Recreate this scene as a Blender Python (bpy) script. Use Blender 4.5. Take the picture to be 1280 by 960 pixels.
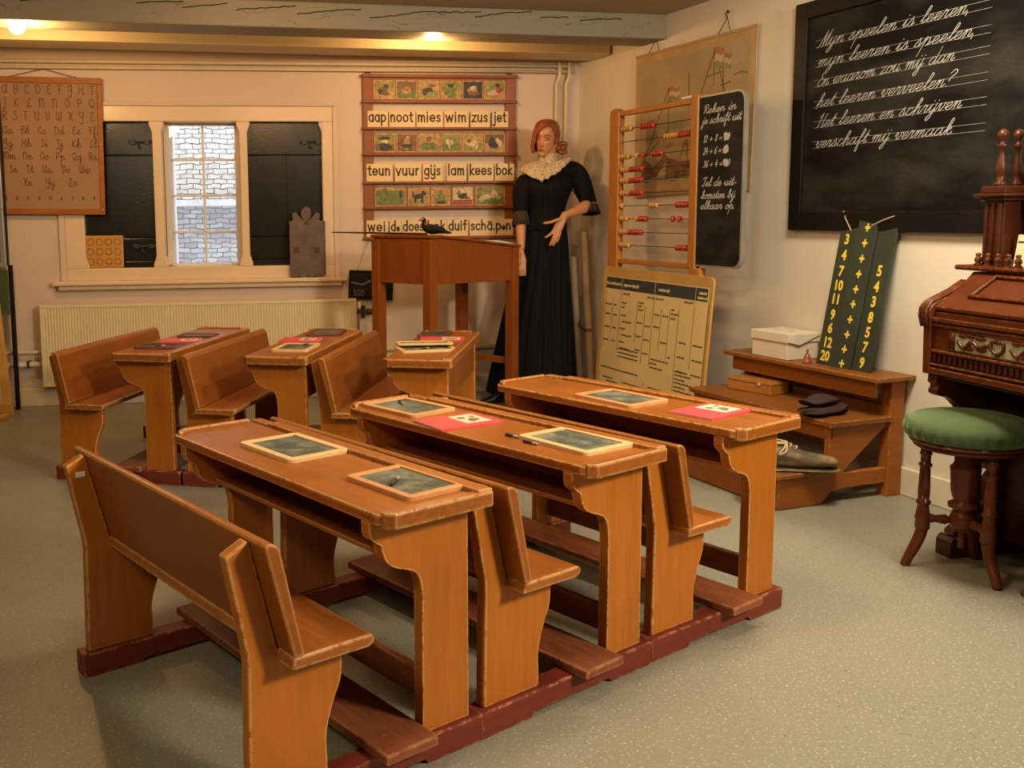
import bpy, bmesh, math, random
from math import sin, cos, pi, radians, sqrt, atan2
from mathutils import Vector, Matrix, noise
random.seed(7)
S = bpy.context.scene
COL = S.collection
for o in list(bpy.data.objects): bpy.data.objects.remove(o)

# ------------------------------------------------------------------ camera
cam_data = bpy.data.cameras.new('camera'); cam = bpy.data.objects.new('camera', cam_data); COL.objects.link(cam)
cam_data.sensor_width = 36.0; cam_data.lens = 1239.47 / 1280 * 36
cam_data.shift_x = (640 - 493.84) / 1280; cam_data.shift_y = -(480 - 417.5) / 1280
cam_data.clip_start = 0.05; cam_data.clip_end = 100
cam.matrix_world = Matrix.Translation((0, 0, 1.1914)) @ Matrix.Rotation(pi / 2 - 0.121, 4, 'X') @ Matrix.Rotation(-0.0097, 4, 'Z')
S.camera = cam

# ------------------------------------------------------------------ world, lights, exposure
w = bpy.data.worlds.new('world'); S.world = w; w.use_nodes = True
bg = w.node_tree.nodes['Background']; bg.inputs[0].default_value = (0.86, 0.93, 1.0, 1); bg.inputs[1].default_value = 4.6
S.view_settings.view_transform = 'Standard'; S.view_settings.look = 'None'
S.view_settings.gamma = 1.0; S.view_settings.use_curve_mapping = False
S.view_settings.exposure = 0.0
S.cycles.max_bounces = 7; S.cycles.diffuse_bounces = 4; S.cycles.use_denoising = True
S.cycles.sample_clamp_indirect = 6.0

def area_light(name, loc, target, size, power, color):
    l = bpy.data.lights.new(name, 'AREA'); l.shape = 'DISK'; l.size = size; l.energy = power; l.color = color
    o = bpy.data.objects.new(name, l); COL.objects.link(o); o.location = loc
    o.rotation_euler = (Vector(target) - Vector(loc)).to_track_quat('-Z', 'Y').to_euler(); return o
WARM = (1.0, 0.74, 0.45)
area_light('ceiling_lamp_front', (2.5, 0.7, 2.15), (0.9, 2.6, 0.3), 0.5, 112, (1.0, 0.84, 0.62))
area_light('fill_light_left', (-1.3, 0.6, 2.2), (-0.6, 1.6, 0.0), 0.5, 26, (1.0, 0.76, 0.48))  # unseen fill light, added to brighten bench backs and left floor
area_light('ceiling_lamp_middle', (0.3, 2.6, 2.2), (0.3, 2.7, 0.0), 0.5, 20, WARM)
area_light('ceiling_lamp_right', (1.5, 3.1, 2.2), (1.9, 3.7, 0.2), 0.5, 44, (1.0, 0.86, 0.64))
area_light('ceiling_lamp_back', (-0.5, 4.2, 2.2), (-0.4, 5.6, 0.8), 0.4, 12, (1.0, 0.54, 0.26))

# ------------------------------------------------------------------ helpers
class MB:
    """collects shapes for ONE mesh object"""
    def __init__(s): s.v = []; s.f = []; s.m = []
    def add(s, vs, fs, M=None, mi=0):
        b = len(s.v)
        s.v += [tuple(M @ Vector(p)) if M is not None else tuple(p) for p in vs]
        s.f += [tuple(b + i for i in f) for f in fs]; s.m += [mi] * len(fs); return s
    def box(s, x0, x1, y0, y1, z0, z1, M=None, mi=0):
        vs = [(x, y, z) for x in (x0, x1) for y in (y0, y1) for z in (z0, z1)]
        return s.add(vs, [(0, 1, 3, 2), (4, 6, 7, 5), (0, 4, 5, 1), (2, 3, 7, 6), (0, 2, 6, 4), (1, 5, 7, 3)], M, mi)
    def prism(s, prof, a, b, axes='xzy', M=None, mi=0):
        """polygon prof in the plane axes[0],axes[1], extruded along axes[2] from a to b"""
        n = len(prof); vs = []
        for t in (a, b):
            for p in prof:
                d = {axes[0]: p[0], axes[1]: p[1], axes[2]: t}; vs.append((d['x'], d['y'], d['z']))
        fs = [tuple(range(n - 1, -1, -1)), tuple(range(n, 2 * n))] + [(i, (i + 1) % n, n + (i + 1) % n, n + i) for i in range(n)]
        return s.add(vs, fs, M, mi)
    def loft(s, rings, cap=True, M=None, mi=0):
        n = len(rings[0]); vs = [p for r in rings for p in r]; fs = []
        for k in range(len(rings) - 1):
            for i in range(n):
                j = (i + 1) % n; fs.append((k * n + i, k * n + j, (k + 1) * n + j, (k + 1) * n + i))
        if cap: fs += [tuple(range(n - 1, -1, -1)), tuple((len(rings) - 1) * n + i for i in range(n))]
        return s.add(vs, fs, M, mi)
    def lathe(s, prof, n=24, M=None, mi=0):
        """prof = list of (r, z)"""
        return s.loft([[(r * cos(2 * pi * i / n), r * sin(2 * pi * i / n), z) for i in range(n)] for r, z in prof], True, M, mi)
    def tube(s, pts, rad, n=10, M=None, mi=0, sub=0):
        pts = [Vector(p) for p in pts]
        rads = list(rad) if isinstance(rad, (list, tuple)) else [rad] * len(pts)
        if sub: pts, rads = smooth(pts, rads, sub)
        rings = []; up = None
        for i, p in enumerate(pts):
            t = (pts[min(i + 1, len(pts) - 1)] - pts[max(i - 1, 0)]).normalized()
            if up is None: up = Vector((0, 0, 1)) if abs(t.z) < .9 else Vector((1, 0, 0))
            x = t.cross(up).normalized(); y = x.cross(t).normalized(); up = y
            r = max(rads[i], 1e-4)
            rings.append([tuple(p + x * r * cos(2 * pi * k / n) + y * r * sin(2 * pi * k / n)) for k in range(n)])
        return s.loft(rings, True, M, mi)
    def ball(s, c, r, n=16, m=10, M=None, mi=0):
        if not isinstance(r, (tuple, list)): r = (r, r, r)
        rings = []
        for k in range(m + 1):
            a = -pi / 2 + pi * k / m; cr = max(cos(a), 1e-3)
            rings.append([(c[0] + r[0] * cr * cos(2 * pi * i / n), c[1] + r[1] * cr * sin(2 * pi * i / n), c[2] + r[2] * sin(a)) for i in range(n)])
        return s.loft(rings, True, M, mi)
    def build(s, name, mat, parent=None, bevel=0, smooth_=False, seg=2, sub=0, auto=None):
        me = bpy.data.meshes.new(name); me.from_pydata(s.v, [], s.f); 
        mats = mat if isinstance(mat, (list, tuple)) else [mat]
        for m in mats: me.materials.append(m)
        if len(mats) > 1: me.polygons.foreach_set('material_index', s.m)
        bm = bmesh.new(); bm.from_mesh(me); bmesh.ops.recalc_face_normals(bm, faces=bm.faces[:]); bm.to_mesh(me); bm.free()
        if smooth_ or auto: me.polygons.foreach_set('use_smooth', [True] * len(me.polygons))
        if auto: 
            try: me.set_sharp_from_angle(angle=radians(auto))
            except Exception: pass
        o = bpy.data.objects.new(name, me); COL.objects.link(o)
        if parent is not None: o.parent = parent
        if bevel:
            md = o.modifiers.new('bevel', 'BEVEL'); md.width = bevel; md.segments = seg; md.limit_method = 'ANGLE'; md.angle_limit = radians(35); md.harden_normals = False
        if sub:
            md = o.modifiers.new('sub', 'SUBSURF'); md.levels = sub; md.render_levels = sub
        return o

def smooth(pts, rads, sub):
    P = [pts[0]] + list(pts) + [pts[-1]]; R = [rads[0]] + list(rads) + [rads[-1]]; op = []; orr = []
    for i in range(1, len(P) - 2):
        for k in range(sub):
            t = k / sub; a, b, c, d = P[i - 1], P[i], P[i + 1], P[i + 2]
            op.append(0.5 * ((2 * b) + (c - a) * t + (2 * a - 5 * b + 4 * c - d) * t * t + (3 * b - a - 3 * c + d) * t ** 3))
            orr.append(R[i] + (R[i + 1] - R[i]) * t)
    op.append(P[-2]); orr.append(R[-2]); return op, orr

def thing(name, label, cat, loc=(0, 0, 0), rz=0, group=None, M=None):
    o = bpy.data.objects.new(name, None); COL.objects.link(o); o.empty_display_size = .05
    if M is not None: o.matrix_world = M
    else: o.location = loc; o.rotation_euler = (0, 0, rz)
    tag(o, label, cat, group); return o
def tag(o, label, cat, group=None):
    o['label'] = label; o['category'] = cat
    if group: o['group'] = group
    return o
def struct(o): o['kind'] = 'structure'; return o
def copy_tree(o, parent=None):
    c = o.copy(); COL.objects.link(c)
    if parent is not None: c.parent = parent
    for ch in list(o.children): copy_tree(ch, c)
    return c

# ------------------------------------------------------------------ materials
def new_mat(name):
    m = bpy.data.materials.new(name); m.use_nodes = True; nt = m.node_tree
    return m, nt, nt.nodes['Principled BSDF'], nt.nodes, nt.links
def coords(nd, lk, scale=(1, 1, 1), rnd=True):
    tc = nd.new('ShaderNodeTexCoord'); mp = nd.new('ShaderNodeMapping'); mp.inputs['Scale'].default_value = scale
    lk.new(tc.outputs['Object'], mp.inputs['Vector'])
    if rnd:
        oi = nd.new('ShaderNodeObjectInfo'); mu = nd.new('ShaderNodeMath'); mu.operation = 'MULTIPLY'; mu.inputs[1].default_value = 13.0
        lk.new(oi.outputs['Random'], mu.inputs[0]); lk.new(mu.outputs[0], mp.inputs['Location'])
    return mp.outputs['Vector']
def noise_tex(nd, lk, vec, scale, detail=4, rough=.6):
    n = nd.new('ShaderNodeTexNoise'); n.inputs['Scale'].default_value = scale; n.inputs['Detail'].default_value = detail; n.inputs['Roughness'].default_value = rough
    lk.new(vec, n.inputs['Vector']); return n.outputs['Fac']
def ramp(nd, lk, fac, stops):
    r = nd.new('ShaderNodeValToRGB'); e = r.color_ramp.elements
    while len(e) < len(stops): e.new(0.5)
    for el, (p, c) in zip(e, stops):
        el.position = p; el.color = (c, c, c, 1) if isinstance(c, (int, float)) else (*c, 1)
    lk.new(fac, r.inputs['Fac']); return r.outputs['Color']
def mix(nd, lk, fac, a, b, mode='MIX'):
    m = nd.new('ShaderNodeMix'); m.data_type = 'RGBA'; m.blend_type = mode
    if isinstance(fac, (int, float)): m.inputs[0].default_value = fac
    else: lk.new(fac, m.inputs[0])
    for i, x in ((6, a), (7, b)):
        if isinstance(x, tuple): m.inputs[i].default_value = (*x, 1)
        else: lk.new(x, m.inputs[i])
    return m.outputs[2]
def bump(nd, lk, bs, h, strength, dist=.002):
    b = nd.new('ShaderNodeBump'); b.inputs['Strength'].default_value = strength; b.inputs['Distance'].default_value = dist
    lk.new(h, b.inputs['Height']); lk.new(b.outputs[0], bs.inputs['Normal'])
def plain(name, col, rough=.6, metal=0, var=.15, scale=8, bumps=0, spec=.5):
    m, nt, bs, nd, lk = new_mat(name)
    v = coords(nd, lk); f = noise_tex(nd, lk, v, scale)
    c = mix(nd, lk, ramp(nd, lk, f, [(.3, 0.), (.7, 1.)]), tuple(x * (1 - var) for x in col), tuple(min(1, x * (1 + var)) for x in col))
    lk.new(c, bs.inputs['Base Color']); bs.inputs['Roughness'].default_value = rough; bs.inputs['Metallic'].default_value = metal
    bs.inputs['Specular IOR Level'].default_value = spec
    if bumps: bump(nd, lk, bs, noise_tex(nd, lk, v, scale * 8), bumps)
    return m
def wood(name, col, dark, stretch=(1, 12, 12), rough=.38, wear=None, wear_amt=.5, scratch=None, gscale=6, edge_r=.007, spec=.28):
    """varnished wood: long grain, optional worn pale edges and scratches"""
    m, nt, bs, nd, lk = new_mat(name)
    v = coords(nd, lk, stretch); g = noise_tex(nd, lk, v, gscale, 6, .65)
    v2 = coords(nd, lk); big = noise_tex(nd, lk, v2, 2.2, 3)
    c = mix(nd, lk, ramp(nd, lk, g, [(.32, 0.), (.68, 1.)]), dark, col)
    c = mix(nd, lk, ramp(nd, lk, big, [(.35, 0.), (.7, .5)]), c, tuple(x * 1.25 for x in col))
    if scratch:
        sv = coords(nd, lk, (3.2, 1.8, 2)); sn = noise_tex(nd, lk, sv, 17, 9, .8)
        c = mix(nd, lk, ramp(nd, lk, sn, [(.585, 0.), (.68, .7)]), c, scratch)
    if wear:
        be = nd.new('ShaderNodeBevel'); be.samples = 4; be.inputs['Radius'].default_value = edge_r
        ge = nd.new('ShaderNodeNewGeometry'); dt = nd.new('ShaderNodeVectorMath'); dt.operation = 'DOT_PRODUCT'
        lk.new(be.outputs[0], dt.inputs[0]); lk.new(ge.outputs['Normal'], dt.inputs[1])
        e = ramp(nd, lk, dt.outputs['Value'], [(.955, 1.), (.9985, 0.)])
        wn = ramp(nd, lk, noise_tex(nd, lk, v2, 42, 8, .75), [(.66 - .3 * wear_amt, 0.), (.72 - .3 * wear_amt, 1.)])
        mk = nd.new('ShaderNodeMath'); mk.operation = 'MULTIPLY'; lk.new(e, mk.inputs[0]); lk.new(wn, mk.inputs[1])
        c = mix(nd, lk, mk.outputs[0], c, wear)
    lk.new(c, bs.inputs['Base Color'])
    rr = ramp(nd, lk, big, [(.3, rough - .08), (.7, rough + .12)]); lk.new(rr, bs.inputs['Roughness'])
    bs.inputs['Specular IOR Level'].default_value = spec
    bump(nd, lk, bs, g, .12, .001)
    return m

M_ORANGE = wood('orange_varnished_wood', (.40, .130, .013), (.31, .092, .009), (10, 10, 1), wear=(.66, .40, .17), wear_amt=.75)
M_TOP = wood('worn_desk_top_wood', (.31, .098, .013), (.20, .058, .009), (10, 1, 10), rough=.33, wear=(.60, .36, .15), wear_amt=.8, scratch=(.50, .22, .06))
M_BACK = wood('dark_backrest_wood', (.26, .080, .011), (.19, .055, .008), (8, 1, 8), rough=.36, wear=(.50, .24, .07), wear_amt=.9)
M_SEAT = wood('worn_seat_wood', (.32, .105, .016), (.20, .058, .010), (10, 1, 10), rough=.36, wear=(.6, .36, .16), wear_amt=.8, scratch=(.62, .34, .12))
M_RAIL = wood('red_brown_rail_paint', (.17, .028, .014), (.12, .02, .011), (1, 8, 8), rough=.42, wear=(.5, .22, .12), wear_amt=.55)
M_FOOT = wood('worn_footrest_wood', (.24, .075, .026), (.12, .032, .014), (10, 1, 10), rough=.5, wear=(.42, .2, .1), wear_amt=.7, scratch=(.36, .17, .09))
M_CABIN = wood('lectern_wood', (.24, .062, .009), (.18, .044, .006), (6, 6, 1), rough=.3, wear=(.42, .16, .04), wear_amt=.3)
M_STEP = wood('step_wood', (.33, .105, .016), (.22, .065, .010), (1, 8, 8), rough=.4, wear=(.5, .25, .09), wear_amt=.5)
M_STEP_TOP = wood('step_board_wood', (.24, .085, .015), (.15, .05, .010), (8, 1, 8), rough=.4, wear=(.42, .2, .08), wear_amt=.6)
M_CHARTWOOD = wood('chart_frame_wood', (.35, .12, .022), (.24, .075, .014), (1, 10, 10), rough=.5)
M_BOARDWOOD = wood('reading_board_wood', (.26, .078, .012), (.18, .05, .008), (1, 10, 10), rough=.42)
M_BOARDRAIL = wood('reading_board_rail_wood', (.24, .065, .009), (.16, .04, .007), (1, 10, 10), rough=.42)
M_ABACUS = wood('abacus_wood', (.42, .17, .035), (.3, .11, .02), (8, 8, 1), rough=.4)
M_SLATEWOOD = wood('slate_frame_wood', (.72, .48, .24), (.62, .38, .17), (4, 4, 4), rough=.5, wear=(.8, .62, .38), wear_amt=.4)
M_SLATEWOOD2 = wood('reddish_slate_frame_wood', (.58, .29, .12), (.48, .21, .08), (4, 4, 4), rough=.5, wear=(.62, .4, .2), wear_amt=.5)
M_SLATEWOOD3 = wood('dark_slate_frame_wood', (.17, .05, .022), (.11, .03, .014), (4, 4, 4), rough=.5)
M_YELLOWWOOD = wood('yellow_slate_frame_wood', (.70, .48, .20), (.60, .38, .14), (4, 4, 4), rough=.5)
M_MAHOG = wood('organ_mahogany', (.090, .021, .005), (.040, .009, .003), (2, 2, 2), rough=.26, wear=(.32, .1, .025), wear_amt=.55, edge_r=.004)
M_MAHOGD = wood('organ_dark_mahogany', (.055, .014, .0045), (.028, .007, .003), (2, 2, 2), rough=.3)
M_STOOL = wood('turned_stool_wood', (.125, .030, .008), (.06, .014, .005), (6, 6, 1), rough=.28)
M_CREAMPAINT = plain('cream_paint', (.70, .53, .34), .3, var=.04, scale=3)
M_SASH = plain('white_sash_paint', (.72, .66, .56), .4, var=.04)
M_WHITE = plain('white_paper', (.8, .77, .68), .8, var=.04)
M_BLACKMETAL = plain('black_metal', (.006, .006, .006), .45, .2, spec=.3)
M_IRON = plain('dark_iron', (.05, .045, .04), .5, .7)
M_CHALK = plain('chalk', (.46, .44, .38), .95, var=.2, scale=60)
M_CHALKD = plain('faint_chalk', (.22, .21, .19), .95, var=.3, scale=60)
M_INK = plain('brown_black_ink', (.045, .022, .012), .7)
M_INKB = plain('faded_brown_ink', (.12, .055, .03), .8)
M_YELLOWPAINT = plain('yellow_paint', (.78, .56, .06), .55, var=.08)
M_STRING = plain('string', (.45, .33, .18), .9)
M_PIPE = plain('cream_pipe_paint', (.62, .5, .32), .4, var=.05)
M_RADIATOR = plain('radiator_paint', (.68, .58, .36), .42, var=.04)

def chalkboard(name, base, dust, scale=3.0, rough=.55, amt=.5):
    m, nt, bs, nd, lk = new_mat(name); bs.inputs['Specular IOR Level'].default_value = .12
    v = coords(nd, lk, (1, 1, 2.2)); f = noise_tex(nd, lk, v, scale, 5, .6); f2 = noise_tex(nd, lk, coords(nd, lk, (1, 1, 5)), 40, 3)
    mk = nd.new('ShaderNodeMath'); mk.operation = 'MULTIPLY'
    lk.new(ramp(nd, lk, f, [(.42, 0.), (.75, amt)]), mk.inputs[0]); lk.new(ramp(nd, lk, f2, [(.2, .5), (.8, 1.)]), mk.inputs[1])
    c = mix(nd, lk, mk.outputs[0], base, dust); lk.new(c, bs.inputs['Base Color']); bs.inputs['Roughness'].default_value = rough
    return m
M_BLACKBOARD = chalkboard('blackboard_paint', (.0045, .004, .0035), (.075, .066, .052), 2.4, .6, .5)
M_BBFRAME = plain('blackboard_frame_paint', (.005, .004, .0035), .45, var=.3, spec=.2)
M_SMALLBOARD = chalkboard('small_board_paint', (.009, .009, .008), (.075, .07, .058), 5, .55, .5)
M_SLATE = chalkboard('slate_stone', (.075, .085, .065), (.36, .36, .29), 15, .55, .85)
M_SLATED = chalkboard('dark_slate_stone', (.045, .048, .045), (.2, .2, .17), 12, .5, .6)
M_SLATEB = chalkboard('blue_grey_slate', (.10, .10, .11), (.28, .28, .28), 12, .5, .5)

def mat_wall(name, col):
    m, nt, bs, nd, lk = new_mat(name)
    v = coords(nd, lk, rnd=False); f = noise_tex(nd, lk, v, 1.4, 4); f2 = noise_tex(nd, lk, v, 60, 4)
    c = mix(nd, lk, ramp(nd, lk, f, [(.3, 0.), (.7, 1.)]), tuple(x * .94 for x in col), col)
    lk.new(c, bs.inputs['Base Color']); bs.inputs['Roughness'].default_value = .75
    bump(nd, lk, bs, f2, .12, .003); return m
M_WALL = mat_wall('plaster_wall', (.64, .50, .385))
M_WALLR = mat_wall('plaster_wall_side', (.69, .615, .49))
M_CEIL = mat_wall('ceiling_paint', (.44, .37, .24)); M_WALLD = mat_wall('darkened_wall_paint', (.36, .29, .20))  # unseen left and rear walls darkened to cut bounce light
M_BASE = plain('baseboard_paint', (.66, .58, .42), .5, var=.05)
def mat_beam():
    m, nt, bs, nd, lk = new_mat('shaded_cracked_beam')
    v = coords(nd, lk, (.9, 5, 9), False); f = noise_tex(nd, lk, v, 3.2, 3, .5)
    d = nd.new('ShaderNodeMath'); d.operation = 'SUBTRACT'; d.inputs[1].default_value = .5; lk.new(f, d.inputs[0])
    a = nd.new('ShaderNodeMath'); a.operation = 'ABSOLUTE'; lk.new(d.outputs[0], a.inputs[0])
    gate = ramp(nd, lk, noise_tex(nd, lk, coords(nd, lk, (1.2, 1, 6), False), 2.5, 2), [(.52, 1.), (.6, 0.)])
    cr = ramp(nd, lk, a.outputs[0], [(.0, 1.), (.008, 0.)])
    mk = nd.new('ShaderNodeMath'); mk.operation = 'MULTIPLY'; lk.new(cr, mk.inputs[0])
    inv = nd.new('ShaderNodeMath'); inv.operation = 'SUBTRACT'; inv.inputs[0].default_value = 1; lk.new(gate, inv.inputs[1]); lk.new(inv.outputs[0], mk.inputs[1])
    c = mix(nd, lk, mk.outputs[0], (.23, .205, .135), (.03, .025, .018)); lk.new(c, bs.inputs['Base Color']); bs.inputs['Roughness'].default_value = .55  # beam base tone lowered: the shade on it is put into the colour
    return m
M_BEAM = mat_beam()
M_BEAM2 = plain('beam_paint', (.58, .46, .26), .5, var=.06, scale=2)
def mat_floor():
    m, nt, bs, nd, lk = new_mat('speckled_vinyl_floor')
    v = coords(nd, lk, rnd=False); big = noise_tex(nd, lk, v, .9, 3); fine = noise_tex(nd, lk, v, 125, 2, .6); mid = noise_tex(nd, lk, v, 70, 3)
    c = mix(nd, lk, ramp(nd, lk, big, [(.3, 0.), (.7, 1.)]), (.215, .208, .158), (.262, .25, .192))
    c = mix(nd, lk, ramp(nd, lk, fine, [(.60, 0.), (.68, 1.)]), c, (.44, .425, .335))
    c = mix(nd, lk, ramp(nd, lk, mid, [(.28, .8), (.40, 0.)]), c, (.13, .13, .10))
    lk.new(c, bs.inputs['Base Color']); bs.inputs['Roughness'].default_value = .36
    lk.new(ramp(nd, lk, mid, [(.3, .32), (.7, .48)]), bs.inputs['Roughness'])
    bump(nd, lk, bs, fine, .08, .001); return m
M_FLOOR = mat_floor()
def mat_brick(name, c1, c2, mortar, sc):
    m, nt, bs, nd, lk = new_mat(name)
    tc = nd.new('ShaderNodeTexCoord'); sx = nd.new('ShaderNodeSeparateXYZ'); cx = nd.new('ShaderNodeCombineXYZ')
    lk.new(tc.outputs['Object'], sx.inputs[0]); lk.new(sx.outputs[0], cx.inputs[0]); lk.new(sx.outputs[2], cx.inputs[1])
    wv = noise_tex(nd, lk, tc.outputs['Object'], 9, 3); ad = nd.new('ShaderNodeMix'); ad.data_type = 'VECTOR'
    nz = nd.new('ShaderNodeTexNoise'); nz.inputs['Scale'].default_value = 11; lk.new(tc.outputs['Object'], nz.inputs['Vector'])
    vs = nd.new('ShaderNodeVectorMath'); vs.operation = 'SCALE'; vs.inputs[3].default_value = .05; lk.new(nz.outputs['Color'], vs.inputs[0])
    va = nd.new('ShaderNodeVectorMath'); va.operation = 'ADD'; lk.new(cx.outputs[0], va.inputs[0]); lk.new(vs.outputs[0], va.inputs[1])
    b = nd.new('ShaderNodeTexBrick'); b.inputs['Scale'].default_value = sc; b.inputs['Mortar Size'].default_value = .022; b.inputs['Brick Width'].default_value = .62; b.inputs['Row Height'].default_value = .23
    b.inputs['Color1'].default_value = (*c1, 1); b.inputs['Color2'].default_value = (*c2, 1); b.inputs['Mortar'].default_value = (*mortar, 1)
    lk.new(va.outputs[0], b.inputs['Vector'])
    f = noise_tex(nd, lk, tc.outputs['Object'], 14, 5)
    c = mix(nd, lk, ramp(nd, lk, f, [(.35, 0.), (.7, .55)]), b.outputs['Color'], (.25, .26, .28)); lk.new(c, bs.inputs['Base Color']); bs.inputs['Roughness'].default_value = .9
    return m
M_BRICK = mat_brick('pale_outdoor_brick', (.60, .56, .50), (.74, .72, .68), (.09, .085, .08), 6.0)
M_BRICK2 = mat_brick('grey_outdoor_brick', (.30, .30, .31), (.48, .48, .49), (.09, .09, .09), 6.0)
def mat_shutter():
    m, nt, bs, nd, lk = new_mat('black_shutter_paint')
    v = coords(nd, lk, (1, 1, .35)); f = noise_tex(nd, lk, v, 18, 5)
    c = mix(nd, lk, ramp(nd, lk, f, [(.3, 0.), (.7, 1.)]), (.005, .0055, .004), (.014, .014, .009)); lk.new(c, bs.inputs['Base Color'])
    bs.inputs['Roughness'].default_value = .22; bump(nd, lk, bs, noise_tex(nd, lk, coords(nd, lk, (1, 1, 3)), 60, 3), .25, .002); return m
M_SHUTTER = mat_shutter()
def mat_glass():
    m, nt, bs, nd, lk = new_mat('window_glass')
    out = nd['Material Output']; t = nd.new('ShaderNodeBsdfTransparent'); g = nd.new('ShaderNodeBsdfGlossy'); g.inputs['Roughness'].default_value = .02
    fr = nd.new('ShaderNodeFresnel'); fr.inputs[0].default_value = 1.45; mx = nd.new('ShaderNodeMixShader')
    lk.new(fr.outputs[0], mx.inputs[0]); lk.new(t.outputs[0], mx.inputs[1]); lk.new(g.outputs[0], mx.inputs[2]); lk.new(mx.outputs[0], out.inputs[0]); nd.remove(bs); return m
M_GLASS = mat_glass()
def emit(name, col, s):
    m, nt, bs, nd, lk = new_mat(name); bs.inputs['Emission Color'].default_value = (*col, 1); bs.inputs['Emission Strength'].default_value = s; return m

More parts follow.
